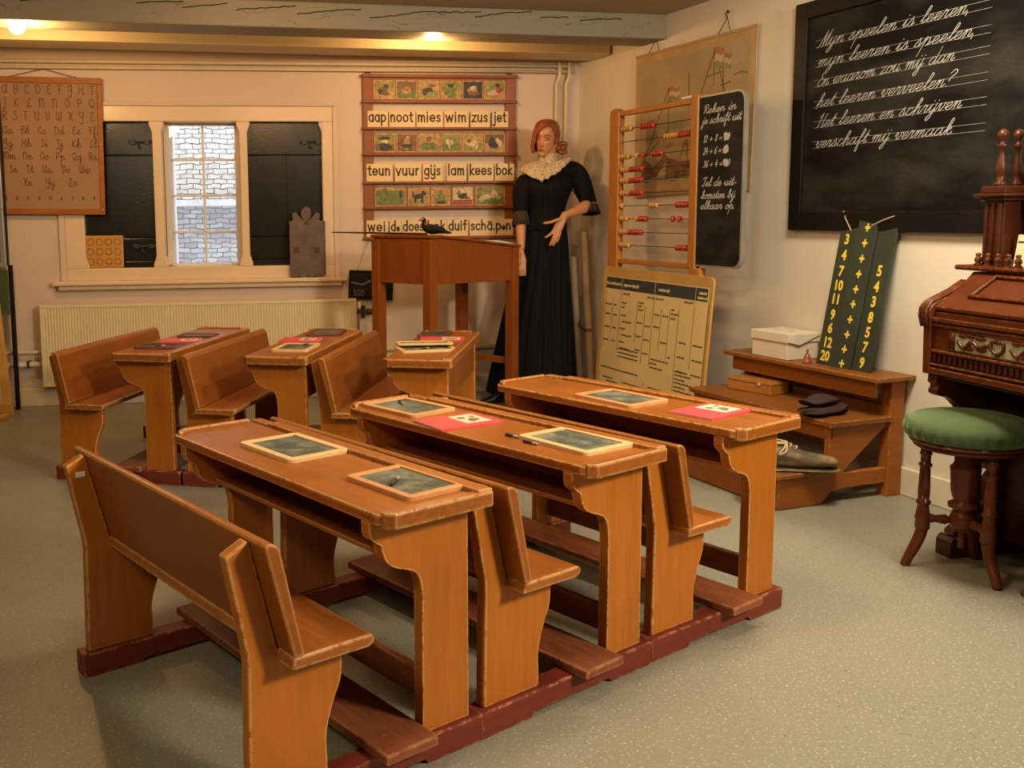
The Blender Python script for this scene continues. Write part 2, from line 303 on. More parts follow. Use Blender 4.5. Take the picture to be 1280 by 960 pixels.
# ------------------------------------------------------------------ lettering (stroke letters drawn as flat ribbons)
CURSIVE = {
'a': ('.85,.8 .5,1 .12,.65 .1,.2 .4,0 .75,.45 .88,1 .88,1 .82,.25 .98,0 1.25,.3', 1.2),
'b': ('0,.3 .4,1 .6,1.8 .45,2.1 .3,1.7 .25,.3 .45,0 .75,.25 .75,.75 .6,.95 .7,.8 1.05,.85', 1.0),
'c': ('.75,.8 .5,1 .15,.6 .15,.2 .4,0 .7,.1 .95,.4', .9),
'd': ('.85,.8 .5,1 .12,.65 .1,.2 .4,0 .8,.5 1,2 1,2 .85,.25 1,0 1.25,.3', 1.2),
'e': ('0,.3 .4,.4 .7,.75 .5,1 .2,.75 .15,.25 .4,0 .65,.05 .95,.4', .9),
'f': ('0,.3 .4,.9 .65,1.8 .5,2.1 .35,1.7 .3,0 .25,-.8 .4,-1.1 .55,-.7 .35,0 .85,.4', .85),
'g': ('.85,.8 .5,1 .12,.65 .1,.2 .4,0 .75,.45 .88,1 .88,1 .8,-.6 .5,-1.1 .25,-.8 .6,-.2 1.2,.35', 1.15),
'h': ('0,.3 .4,1 .6,1.8 .45,2.1 .3,1.7 .25,0 .25,0 .4,.7 .7,1 .85,.75 .8,.2 .95,0 1.25,.35', 1.2),
'i': ('0,.3 .3,1 .3,1 .25,.2 .4,0 .7,.35|.4,1.45 .42,1.52', .65),
'j': ('0,.3 .35,1 .35,1 .3,-.6 .05,-1.1 -.15,-.8 .2,-.2 .7,.35|.42,1.45 .44,1.52', .65),
'k': ('0,.3 .4,1 .6,1.8 .45,2.1 .3,1.7 .25,0|.27,.4 .7,1 .8,.75 .35,.5 .35,.5 .75,0 1.1,.35', 1.05),
'l': ('0,.3 .4,1 .6,1.8 .45,2.1 .3,1.7 .25,.3 .4,0 .7,.35', .65),
'm': ('0,.5 .2,1 .3,.8 .25,0 .25,0 .4,.75 .65,1 .75,.75 .7,0 .7,0 .85,.75 1.1,1 1.2,.75 1.15,.2 1.3,0 1.6,.35', 1.55),
'n': ('0,.5 .2,1 .3,.8 .25,0 .25,0 .4,.75 .7,1 .8,.75 .75,.2 .9,0 1.2,.35', 1.15),
'o': ('.5,1 .15,.7 .12,.2 .4,0 .75,.3 .75,.8 .5,1 .6,.8 1,.85', .95),
'p': ('0,.4 .3,1 .3,1 .2,-1.1 .2,-1.1 .3,.5 .65,1 .85,.7 .8,.15 .6,0 .9,.1 1.2,.35', 1.15),
'q': ('.85,.8 .5,1 .12,.65 .1,.2 .4,0 .75,.45 .88,1 .88,1 .75,-1.1 .75,-1.1 .9,-.4 1.2,.3', 1.15),
'r': ('0,.3 .25,1.1 .3,.9 .6,.95 .6,.95 .5,.25 .65,0 .95,.35', .9),
's': ('0,.2 .4,1.1 .4,1.1 .6,.5 .5,.05 .15,.1|.5,.05 .9,.35', .85),
't': ('0,.3 .4,1.7 .4,1.7 .3,.25 .45,0 .75,.35|.15,1.15 .65,1.2', .7),
'u': ('0,.4 .25,1 .25,1 .2,.25 .45,0 .8,.5 .85,1 .85,1 .8,.2 .95,0 1.25,.35', 1.2),
'v': ('0,.5 .2,1 .3,.8 .3,.2 .5,0 .8,.6 .75,1 1.05,.85', 1.),
'w': ('0,.4 .25,1 .25,1 .2,.2 .4,0 .65,.4 .7,1 .7,1 .65,.2 .85,0 1.1,.5 1.1,1 1.35,.85', 1.3),
'x': ('.05,.8 .25,1 .6,.1 .95,.2|.85,1 .1,0', 1.),
'y': ('0,.4 .25,1 .25,1 .2,.25 .45,0 .8,.5 .85,1 .85,1 .75,-.6 .45,-1.1 .25,-.8 .6,-.2 1.2,.35', 1.15),
'z': ('.1,.9 .3,1 .75,.95 .75,.95 .15,.05 .15,.05 .5,.1 .95,.2', .95),
'\xff': ('0,.4 .25,1 .25,1 .2,.25 .45,0 .8,.5 .85,1 .85,1 .75,-.6 .45,-1.1 .25,-.8 .6,-.2 1.2,.35|.35,1.4 .37,1.47|.9,1.4 .92,1.47', 1.15),
'M': ('-.1,0 .2,.1 .65,2 .65,2 .75,.1 .75,.1 1.3,2 1.3,2 1.25,.2 1.4,0 1.7,.3', 1.6),
'E': ('1,1.7 .7,2 .4,1.7 .6,1.2 .8,1.1 .4,1 .15,.5 .4,0 .8,.1 1,.4', 1.),
'H': ('.1,1.5 .4,2 .4,2 .35,.3 .1,0|1.1,2 1,.2 1.2,0 1.4,.3|.3,1 1.1,1.05', 1.35),
'R': ('.4,2 .35,0|0,1.5 .5,2 1,1.8 .9,1.2 .4,1.05 .4,1.05 1,.1 1.3,.2', 1.2),
'T': ('.1,1.7 .3,2 1.2,2|.7,2 .6,.2 .3,0 .1,.3', 1.1),
'?': ('.1,1.6 .4,2 .8,1.9 .8,1.5 .4,1 .35,.6|.3,.05 .32,0', .9),
'.': ('.1,.05 .12,0', .4), ',': ('.15,.1 .1,-.3', .4), '!': ('.3,2 .2,.5|.15,.1 .15,0', .5),
'-': ('.1,.5 .6,.55', .7), '+': ('.1,.6 .9,.6|.5,1 .5,.2', 1.1), '=': ('.1,.4 .8,.4|.1,.8 .8,.8', 1.),
'0': ('.5,1.6 .15,1.2 .1,.4 .4,0 .75,.4 .8,1.2 .5,1.6', .95), '1': ('.2,1.3 .5,1.6 .5,1.6 .4,0', .7),
'2': ('.15,1.3 .45,1.6 .75,1.3 .6,.8 .1,0 .1,0 .85,.05', .95), '3': ('.15,1.4 .5,1.6 .75,1.3 .4,.9 .4,.9 .8,.6 .6,.1 .1,.1', .95),
'4': ('.5,1.6 .1,.6 .1,.6 .85,.6|.65,1 .55,0', .95), '5': ('.8,1.6 .3,1.6 .3,1.6 .2,.95 .2,.95 .6,1 .75,.5 .5,.05 .1,.1', .95),
'6': ('.7,1.6 .3,1.1 .12,.4 .4,0 .75,.3 .65,.75 .2,.6', .9), '7': ('.1,1.6 .85,1.6 .85,1.6 .35,0', .9),
'8': ('.7,1.4 .4,1.6 .2,1.3 .7,.5 .5,0 .15,.3 .6,1 .7,1.4', .9), '9': ('.75,1.3 .5,1.6 .15,1.3 .3,.85 .7,1 .75,1.3 .5,0', .9),
}
CAPS = {  # capitals of the wall alphabet
'A': ('.85,1.6 .4,1.7 .1,1.1 .1,.4 .4,0 .8,.4 .9,1.7 .9,1.7 .9,.2 1.1,0', 1.2), 'B': ('.15,1.8 .15,0|.15,1.8 .7,1.75 .75,1.2 .3,.95 .3,.95 .9,.7 .8,.1 .15,0', 1.1),
'C': ('.85,1.5 .5,1.8 .15,1.2 .15,.5 .5,0 .9,.25', 1.05), 'D': ('.2,1.8 .2,.1 .2,.1 .7,0 1,.6 .9,1.4 .5,1.8 .05,1.6', 1.15),
'E': ('.85,1.55 .5,1.8 .2,1.4 .5,1 .5,1 .12,.6 .4,0 .9,.25', 1.05), 'F': ('.1,1.75 .95,1.8|.5,1.8 .45,0|.2,.95 .8,1', 1.05),
'G': ('.8,1.6 .4,1.8 .1,1.2 .3,.7 .8,1.1 .85,1.7 .85,1.7 .75,-.3 .4,-.6 .2,-.3', 1.1), 'H': ('.15,1.8 .15,0|.9,1.8 .9,.1 1.1,0|.15,.95 .9,.95', 1.2),
'I': ('.1,1.6 .4,1.8 .8,1.7|.55,1.75 .5,.2 .2,0', .95), 'J': ('.1,1.6 .4,1.8 .8,1.7|.6,1.75 .55,-.2 .3,-.6 .05,-.2', .95),
'K': ('.15,1.8 .15,0|.9,1.8 .2,.8 .2,.8 .95,0', 1.1), 'L': ('.8,1.5 .6,1.8 .4,1.4 .4,.3 .1,.1 .3,0 .9,.1', 1.05),
'M': ('.1,1.3 .15,1.8 .15,0|.15,1.4 .5,1.8 .6,1.3 .6,0|.6,1.4 .95,1.8 1.1,1.3 1.1,0', 1.35), 'N': ('.1,1.4 .15,1.8 .15,0|.15,1.3 .6,1.8 .85,1.3 .85,.2 1,0', 1.15),
'O': ('.5,1.8 .12,1.2 .12,.5 .5,0 .9,.5 .9,1.3 .5,1.8 .75,1.9', 1.1), 'P': ('.2,1.8 .2,0|.2,1.7 .7,1.75 .85,1.3 .7,.85 .2,.85', 1.05),
'Q': ('.5,1.8 .12,1.2 .12,.5 .5,0 .9,.5 .9,1.3 .5,1.8|.5,.4 1,-.1', 1.15), 'R': ('.2,1.8 .2,0|.2,1.7 .7,1.75 .85,1.3 .65,.95 .2,.9 .2,.9 .95,0', 1.1),
'S': ('.8,1.55 .5,1.8 .2,1.4 .7,.7 .7,.2 .4,0 .1,.25', 1.), 'T': ('.05,1.7 .95,1.8|.5,1.8 .45,.2 .6,0', 1.05),
'U': ('.1,1.7 .2,1.8 .2,.4 .5,0 .85,.4 .9,1.8 .9,1.8 .9,.2 1.1,0', 1.2), 'V': ('.1,1.6 .25,1.8 .35,.3 .5,0 .85,1 .8,1.8', 1.05),
'W': ('.1,1.7 .2,1.8 .2,.3 .4,0 .65,.4 .7,1.6 .7,1.6 .7,.3 .9,0 1.15,.6 1.15,1.8', 1.4), 'X': ('.1,1.7 .3,1.7 .8,.1 1,.1|.9,1.8 .1,0', 1.1),
'Y': ('.1,1.7 .2,1.8 .2,1 .5,.7 .85,1 .9,1.8 .9,1.8 .8,-.3 .5,-.6 .2,-.3', 1.15), 'Z': ('.15,1.5 .3,1.8 .8,1.75 .8,1.75 .3,.8 .3,.8 .2,.1 .5,0 1,.15', 1.1),
}
PRINT = {
'a': ('.82,.72 .62,.97 .35,.97 .1,.7 .1,.3 .35,.03 .62,.03 .82,.28|.82,1 .82,0', 1.05), 'p': ('.12,1 .12,-.6|.12,.72 .35,.97 .6,.97 .85,.7 .85,.3 .6,.03 .35,.03 .12,.28', 1.05),
'b': ('.12,1.65 .12,0|.12,.72 .35,.97 .6,.97 .85,.7 .85,.3 .6,.03 .35,.03 .12,.28', 1.05), 'd': ('.82,.72 .62,.97 .35,.97 .1,.7 .1,.3 .35,.03 .62,.03 .82,.28|.82,1.65 .82,0', 1.05),
'c': ('.75,.8 .5,.98 .2,.85 .1,.5 .2,.15 .5,.02 .75,.2', .9), 'e': ('.12,.5 .82,.5 .82,.5 .75,.82 .48,.98 .2,.85 .1,.5 .2,.15 .48,.02 .78,.18', 1.),
'f': ('.6,1.6 .42,1.65 .3,1.45 .3,0|.05,1 .58,1', .65), 'g': ('.82,.72 .62,.97 .35,.97 .1,.7 .1,.3 .35,.03 .62,.03 .82,.28|.82,1 .82,-.35 .6,-.6 .3,-.6 .15,-.45', 1.05),
'h': ('.12,1.65 .12,0|.12,.65 .35,.95 .6,.95 .75,.7 .75,.7 .75,0', 1.), 'i': ('.15,1 .15,0|.15,1.38 .15,1.46', .42), 'j': ('.3,1 .3,-.4 .15,-.6 -.05,-.55|.3,1.38 .3,1.46', .55),
'\xff': ('.12,1 .12,.3 .35,.03 .6,.03 .8,.3|.8,1 .8,-.35 .6,-.6 .3,-.6 .15,-.45|.12,1.38 .12,1.46|.8,1.38 .8,1.46', 1.05),
'k': ('.12,1.65 .12,0|.7,1 .15,.42 .15,.42 .75,0', .85), 'l': ('.15,1.65 .15,0', .42), 'm': ('.12,1 .12,0|.12,.65 .3,.95 .5,.95 .62,.7 .62,.7 .62,0|.62,.65 .82,.95 1,.95 1.12,.7 1.12,.7 1.12,0', 1.35),
'n': ('.12,1 .12,0|.12,.65 .35,.95 .6,.95 .75,.7 .75,.7 .75,0', 1.), 'o': ('.5,.98 .2,.85 .1,.5 .2,.15 .5,.02 .8,.15 .9,.5 .8,.85 .5,.98', 1.1),
'r': ('.12,1 .12,0|.12,.65 .3,.92 .5,.97', .62), 's': ('.62,.85 .4,.98 .15,.85 .2,.6 .55,.42 .62,.17 .38,.02 .1,.14', .8), 't': ('.3,1.4 .3,.2 .4,.03 .58,.03|.05,1 .58,1', .7),
'u': ('.12,1 .12,.3 .3,.05 .55,.05 .75,.35|.75,1 .75,0', 1.), 'v': ('.05,1 .4,0 .4,0 .75,1', .9), 'w': ('.05,1 .3,0 .3,0 .58,.9 .58,.9 .85,0 .85,0 1.1,1', 1.25),
'z': ('.08,.97 .72,.97 .72,.97 .08,.03 .08,.03 .75,.03', .9), '.': ('.1,.1 .1,.02', .3),
'\u0101': ('.82,.72 .62,.97 .35,.97 .1,.7 .1,.3 .35,.03 .62,.03 .82,.28|.82,1 .82,0|.2,1.32 .75,1.32', 1.05),
}
def polys_of(spec, n=5):
    out = []
    for st in spec.split('|'):
        P = [Vector((*map(float, t.split(',')), 0)) for t in st.split()]
        if len(P) == 2: out.append(P); continue
        pts, _ = smooth(P, [0] * len(P), n); q = [pts[0]]
        for p in pts[1:]:
            if (p - q[-1]).length > .012: q.append(p)
        out.append(q)
    return out
def stroke_text(text, font, h, slant=0, gap=0., alt=None, n=5):
    """-> (polylines in metres, total width); h = x-height; '_' before a letter makes it small, space = 0.8"""
    x = 0; out = []; small = False
    for ch in text:
        if ch == '_': small = True; continue
        if ch == ' ': x += .8; continue
        g = font.get(ch) or (alt or {}).get(ch)
        if not g: continue
        k = .62 if small else 1.; small = False
        for pl in polys_of(g[0], n): out.append([((x + k * (p.x + slant * p.y)) * h, k * p.y * h) for p in pl])
        x += k * g[1] + gap
    return out, x * h
def ribbons(mb, polylines, width, ox=0, oz=0, y=0, sx=1., M=None, mi=0, thick=.0006):
    """flat ribbons in the xz plane, facing -y"""
    for pl in polylines:
        P = [Vector((ox + sx * a, oz + b)) for a, b in pl]; L = []; R = []
        for i, p in enumerate(P):
            t = P[min(i + 1, len(P) - 1)] - P[max(i - 1, 0)]
            if t.length < 1e-9: t = Vector((1, 0))
            t.normalize(); nn = Vector((-t.y, t.x)) * width / 2
            e = t * width / 2 if i == len(P) - 1 else (-t * width / 2 if i == 0 else Vector((0, 0)))
            L.append(p + nn + e); R.append(p - nn + e)
        n = len(P)
        vs = [(q.x, y - thick, q.y) for q in L] + [(q.x, y - thick, q.y) for q in R] + [(q.x, y, q.y) for q in L] + [(q.x, y, q.y) for q in R]
        fs = []
        for i in range(n - 1):
            fs += [(i, i + 1, n + i + 1, n + i), (i, 2 * n + i, 2 * n + i + 1, i + 1), (n + i, n + i + 1, 3 * n + i + 1, 3 * n + i)]
        fs += [(0, n, 3 * n, 2 * n), (n - 1, 3 * n - 1, 4 * n - 1, 2 * n - 1)]
        mb.add(vs, fs, M, mi)
def font_text(mb, text, size, ox, oz, y=0, align='CENTER', bold=.0, sx=1., M=None, mi=0):
    """built-in typeface, facing -y"""
    cu = bpy.data.curves.new('t', 'FONT'); cu.body = text; cu.size = size; cu.align_x = align; cu.offset = bold; cu.resolution_u = 2; cu.extrude = .0003
    o = bpy.data.objects.new('t', cu); COL.objects.link(o)
    me = bpy.data.meshes.new_from_object(o.evaluated_get(bpy.context.evaluated_depsgraph_get()))
    mb.add([(ox + sx * v.co.x, y - .0003 - v.co.z, oz + v.co.y) for v in me.vertices], [tuple(p.vertices) for p in me.polygons], M, mi)
    bpy.data.objects.remove(o); bpy.data.curves.remove(cu); bpy.data.meshes.remove(me)

# ------------------------------------------------------------------ room shell
CW = Vector((1.2278, 6.6575, 0)); BA = 0.1303; RA = 1.9032
MBACK = Matrix.Translation(CW) @ Matrix.Rotation(BA, 4, 'Z')             # x along the wall (corner = 0), y into the wall
MRIGHT = Matrix.Translation(CW) @ Matrix.Rotation(RA - pi, 4, 'Z')       # x towards the camera
def onwall(M, x, off, z=0): return M @ Matrix.Translation((x, -off, z))
CEIL_Z = 2.285
def place(o, M): o.matrix_world = M; return o
b_far = (MBACK @ Vector((-5.6, .2, 0))).xy; corner_out = Vector((1.36, 6.88)); r_far = (MRIGHT @ Vector((9.9, .2, 0))).xy
poly = [(b_far.x, b_far.y), (corner_out.x, corner_out.y), (r_far.x, r_far.y), (r_far.x, -2.7), (-4.4, -2.7)]
struct(MB().prism(poly, -.12, 0, 'xyz').build('floor', M_FLOOR))
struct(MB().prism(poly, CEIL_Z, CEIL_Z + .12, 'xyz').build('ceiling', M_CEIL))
WX0, WX1, WZ0, WZ1 = -3.26, -1.66, .82, 1.83          # hole for the window
mb = MB(); mb.box(-5.7, WX0, 0, .2, 0, CEIL_Z); mb.box(WX1, .05, 0, .2, 0, CEIL_Z); mb.box(WX0, WX1, 0, .2, 0, WZ0); mb.box(WX0, WX1, 0, .2, WZ1, CEIL_Z)
struct(place(mb.build('wall_back', M_WALL), MBACK))
struct(place(MB().box(-.1, 9.95, 0, .2, 0, CEIL_Z).build('wall_right', M_WALLR), MRIGHT))
struct(MB().box(-4.4, -4.2, -2.7, 6.2, 0, CEIL_Z).build('wall_left', M_WALLD))
struct(MB().box(-4.4, r_far.x, -2.7, -2.5, 0, CEIL_Z).build('wall_rear', M_WALLD))
struct(place(MB().prism([(-5.6, 0), (-5.6, .1), (-5.598, .113), (-.001, .113), (-.001, 0)], -.014, 0, 'xzy').build('baseboard_back', M_BASE, bevel=.004), MBACK))
struct(place(MB().box(.0, 9.9, -.016, 0, 0, .117).build('baseboard_right', M_BASE, bevel=.004), MRIGHT))
# ceiling beams
def beam(name, p, q_, wd, z0, z1, mat, ext0=2.4, ext1=0):
    p = Vector(p); q_ = Vector(q_); d = (q_ - p).normalized(); n = Vector((-d.y, d.x)); p = p - d * ext0; q_ = q_ + d * ext1
    o = MB().prism([tuple(p), tuple(q_), tuple(q_ + n * wd), tuple(p + n * wd)], z0, z1, 'xyz').build(name, mat, bevel=.006)
    return struct(o)
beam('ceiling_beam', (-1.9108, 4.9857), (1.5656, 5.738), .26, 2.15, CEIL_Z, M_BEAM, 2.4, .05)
beam('ceiling_beam', (-2.126, 5.532), (1.3115, 6.26), .27, 2.15, CEIL_Z, M_BEAM2, 2.1, .03)

# dark drying cracks in the face of the front beam
bp0 = Vector((-1.9108, 4.9857, 0)); MBEAM = Matrix.Translation(bp0) @ Matrix.Rotation(atan2(5.738 - 4.9857, 1.5656 + 1.9108), 4, 'Z')
ckm = MB(); rc = random.Random(5)
for st in ([(.1, 2.24), (.3, 2.262)], [(.649, 2.251), (.876, 2.264)], [(.875, 2.235), (1.095, 2.262)], [(1.143, 2.232), (1.329, 2.25), (1.443, 2.261)], [(1.454, 2.218), (1.633, 2.243), (1.788, 2.254)], [(1.839, 2.215), (1.971, 2.229), (2.13, 2.255), (2.291, 2.256), (2.441, 2.262)], [(2.413, 2.238), (2.592, 2.262), (2.731, 2.272)], [(2.787, 2.245), (2.942, 2.25)], [(3.014, 2.238), (3.259, 2.252)]):
    pts = []
    for (a, b), (c, d) in zip(st, st[1:]):
        for k in range(6): pts.append((a + (c - a) * k / 6, b + (d - b) * k / 6 + rc.uniform(-.003, .003)))
    pts.append(st[-1]); ribbons(ckm, [pts], .0055, 0, 0, -.0002)
struct(place(ckm.build('trim_cracks', plain('dark_crack', (.012, .009, .006), .9)), MBEAM))

# window with two dark shutters and one glazed light
win = bpy.data.objects.new('window_1', None); COL.objects.link(win); win.matrix_world = MBACK; win['kind'] = 'structure'
fr = MB(); F = -.014; B = .17
fr.box(-3.31, -1.63, F, B, 1.775, 1.87); fr.box(-3.31, -1.63, F, B, .787, .866)
fr.box(-3.31, -3.19, F, B, .866, 1.775); fr.box(-1.70, -1.63, F, B, .866, 1.775)
for x0, x1 in ((-2.775, -2.685), (-2.237, -2.152)):
    c = .018
    fr.prism([(x0, .866), (x1, .866), (x1, .885), (x1 - c, .935), (x1 - c, 1.71), (x1, 1.755), (x1, 1.775), (x0, 1.775), (x0, 1.755), (x0 + c, 1.71), (x0 + c, .935), (x0, .885)], F, B, 'xzy')
for x0, sgn in ((-3.19, 1), (-1.70, -1)):
    fr.prism([(x0, .866), (x0 + sgn * .018, .866), (x0 + sgn * .018, .885), (x0, .935)], F, B, 'xzy'); fr.prism([(x0, 1.775), (x0 + sgn * .018, 1.775), (x0 + sgn * .018, 1.755), (x0, 1.71)], F, B, 'xzy')
fr.build('window_frame', M_CREAMPAINT, win, bevel=.005)
mo = MB(); mo.box(-3.345, -1.595, -.024, 0, 1.87, 1.892); mo.box(-3.345, -3.31, -.02, 0, .787, 1.87); mo.box(-1.63, -1.595, -.02, 0, .787, 1.87)
mo.build('window_moulding', M_WALL, win, bevel=.004)
si = MB(); si.box(-3.39, -1.555, -.07, 0, .762, .788); si.box(-3.36, -1.585, -.045, 0, .732, .762)
si.build('window_sill', M_CREAMPAINT, win, bevel=.006)
def shutter(x0, x1, split=None):
    m = MB()
    for z0, z1 in ((.868, .905), (.910, 1.05), (1.055, 1.565), (1.572, 1.773)):
        m.box(x0, x1, .035, .06, z0, z1)
    if split: m.box(split - .002, split + .002, .032, .04, .91, 1.565)
    m.box(x0, x1, .062, .08, .866, 1.775)
    o = m.build('shutter', M_SHUTTER, win, bevel=.004)
    for z in (1.65, 1.0):
        bl = MB(); bl.tube([(x1 - .16, .02, z), (x1 - .005, .02, z)], .006, 8); bl.box(x1 - .15, x1 - .12, .012, .036, z - .014, z + .014); bl.box(x1 - .06, x1 - .03, .012, .036, z - .014, z + .014); bl.tube([(x1 - .1, .02, z), (x1 - .1, .012, z - .03), (x1 - .085, .012, z - .04)], .005, 8)
        bl.build('shutter_bolt', M_IRON, o, auto=40)
shutter(-3.215, -2.745); 
shutter(-2.18, -1.675, -1.925)
sa = MB(); gx0, gx1, gz0, gz1 = -2.70, -2.22, .862, 1.78
sa.box(gx0, gx0 + .034, .125, .16, gz0, gz1); sa.box(gx1 - .03, gx1, .125, .16, gz0, gz1); sa.box(gx0, gx1, .125, .16, gz0, gz0 + .02); sa.box(gx0, gx1, .125, .16, gz1 - .02, gz1)
sxm = (gx0 + .045 + gx1 - .03) / 2 - .002
sa.box(sxm - .007, sxm + .007, .13, .155, gz0, gz1)
for z in (1.545, 1.318, 1.085): sa.box(gx0, gx1, .13, .155, z - .007, z + .007)
sa.build('window_sash', M_SASH, win, bevel=.003)
MB().box(gx0 + .02, gx1 - .02, .141, .144, gz0 + .01, gz1 - .01).build('window_pane', M_GLASS, win)
jb = MB(); jb.box(gx0 - .01, gx0 + .05, .165, .34, gz0 - .02, gz1 + .02); jb.box(gx1 - .035, gx1 + .02, .165, .34, gz0 - .02, gz1 + .02); jb.box(gx0, gx1, .165, .34, gz0 - .03, gz0 - .005); jb.box(gx0, gx1, .165, .34, gz1 + .0, gz1 + .03)
jb.build('outer_jamb', plain('white_outdoor_paint', (.8, .8, .8), .6, var=.03), win)
# what stands outside the window
ow = MB().box(-6, 2, 1.45, 1.7, 1.31, 3.4).build('exterior_wall', M_BRICK); struct(place(ow, MBACK))
ow = MB().box(-6, 2, 1.62, 1.8, -.6, 1.27).build('exterior_wall', M_BRICK2); struct(place(ow, MBACK))
ow = MB().box(-6, 2, 1.36, 1.7, 1.265, 1.31).build('exterior_ledge', plain('grey_ledge', (.55, .56, .58), .8)); struct(place(ow, MBACK))
ow = MB().box(-3.12, -2.93, 1.38, 1.46, -.6, 3.4).build('exterior_post', plain('pale_blue_post', (.62, .68, .75), .7)); struct(place(ow, MBACK))

# pipes and radiator
def pipe(name, pts, r, label, M=MBACK, group=None, sub=0):
    o = MB().tube(pts, r, 12, sub=sub).build(name, M_PIPE, smooth_=True); place(o, M); tag(o, label, 'pipe', group); return o
pipe('heating_pipe', [(-5.5, -.03, 2.132), (-.05, -.03, 2.132)], .013, 'upper of the two horizontal cream pipes below the ceiling beam on the back wall')
pipe('heating_pipe', [(-5.5, -.03, 2.096), (-.04, -.03, 2.096)], .011, 'lower of the two horizontal cream pipes below the ceiling beam on the back wall')
pipe('heating_pipe', [(-.15, -.045, 2.15), (-.15, -.045, 2.06), (-.166, -.03, 2.02), (-.166, -.03, .1)], .0125, 'vertical cream pipe behind the mannequin head, nearer the reading board')
pipe('heating_pipe', [(-.085, -.045, 2.15), (-.085, -.045, 2.06), (-.101, -.03, 2.02), (-.101, -.03, .1)], .0125, 'vertical cream pipe behind the mannequin head, nearer the room corner')
pipe('heating_pipe', [(-5.5, -.04, .349), (-3.48, -.04, .349)], .011, 'thinner upper pipe running from the left towards the radiator')
pl = pipe('heating_pipe', [(-5.5, -.04, .272), (-3.48, -.04, .272)], .017, 'thicker lower pipe running from the left towards the radiator')
br = MB(); br.box(-3.57, -3.555, -.06, 0, .25, .294); br.build('pipe_bracket', M_IRON, pl)
pipe('heating_pipe', [(-1.47, -.03, .31), (-.2, -.03, .31)], .018, 'horizontal pipe low on the wall behind the tall lectern')
rad = thing('radiator', 'long cream ribbed panel radiator under the window on the back wall', 'radiator', M=onwall(MBACK, -2.485, .0, 0))
prof = [(-.98, -.045)]; nr = 110
for i in range(nr):
    x = -.975 + 1.95 * i / nr; d = 1.95 / nr; prof += [(x, -.092), (x + d * .30, -.098), (x + d * .62, -.098), (x + d * .92, -.092)]
prof += [(.98, -.092), (.98, -.045)]
MB().prism(prof, .142, .632, 'xyz').build('panel', M_RADIATOR, rad)
rt = MB(); rt.box(-.985, .985, -.10, -.04, .628, .648); rt.box(-.985, .985, -.10, -.04, .135, .148); rt.box(-.985, -.972, -.10, -.04, .14, .64); rt.box(.972, .985, -.10, -.04, .14, .64)
rt.build('casing', M_RADIATOR, rad, bevel=.003)
for x in (-.8, .8): MB().box(x - .02, x + .02, -.05, 0, .2, .58).build('bracket', M_RADIATOR, rad)
vv = MB(); vv.tube([(.98, -.07, .56), (1.03, -.07, .56)], .011, 10); vv.tube([(1.03, -.07, .52), (1.03, -.07, .60)], .014, 12); vv.tube([(1.05, -.07, .56), (1.10, -.07, .56)], .02, 12)
vo = vv.build('valve', M_IRON, rad, auto=40); MB().tube([(1.03, -.07, .53), (1.03, -.07, .31), (1.03, -.035, .31)], .008, 10).build('feed_pipe', M_PIPE, rad, auto=40)
MB().box(.995, 1.015, -.09, -.05, .585, .625).build('valve_cap', M_WHITE, vo, bevel=.003)

# bulbs hanging in the gap between the beams
def bulb(loc, label, power, r):
    t = thing('ceiling_bulb', label, 'lamp', loc, 0, 'bare bulbs between the ceiling beams')
    MB().ball((0, 0, 0), r, 20, 14).build('bulb', emit('lit_bulb', (1.0, .72, .34), 55), t, smooth_=True)
    s = MB(); s.tube([(-.02, 0, r * .9), (-.05, 0, r + .03)], [.018, .02], 12); s.build('socket', M_BLACKMETAL, t, auto=40)
    MB().tube([(-.05, 0, r + .02), (-.07, .0, r + .05), (-.075, 0, CEIL_Z - loc[2])], .004, 8).build('cord', M_BLACKMETAL, t)
    l = bpy.data.lights.new('bulb_light', 'POINT'); l.energy = power; l.color = (1.0, .56, .22); l.shadow_soft_size = r * 1.15
    lo = bpy.data.objects.new('bulb_light', l); COL.objects.link(lo); lo.location = Vector(loc) + Vector((0.03, -.0, -r - .02))
    return t
bulb((.2, 5.7, 2.182), 'small lit bulb between the beams above the reading board', 20, .028)
bulb((-1.872, 5.1, 2.140), 'larger bright bulb between the beams above the alphabet chart', 26, .042)

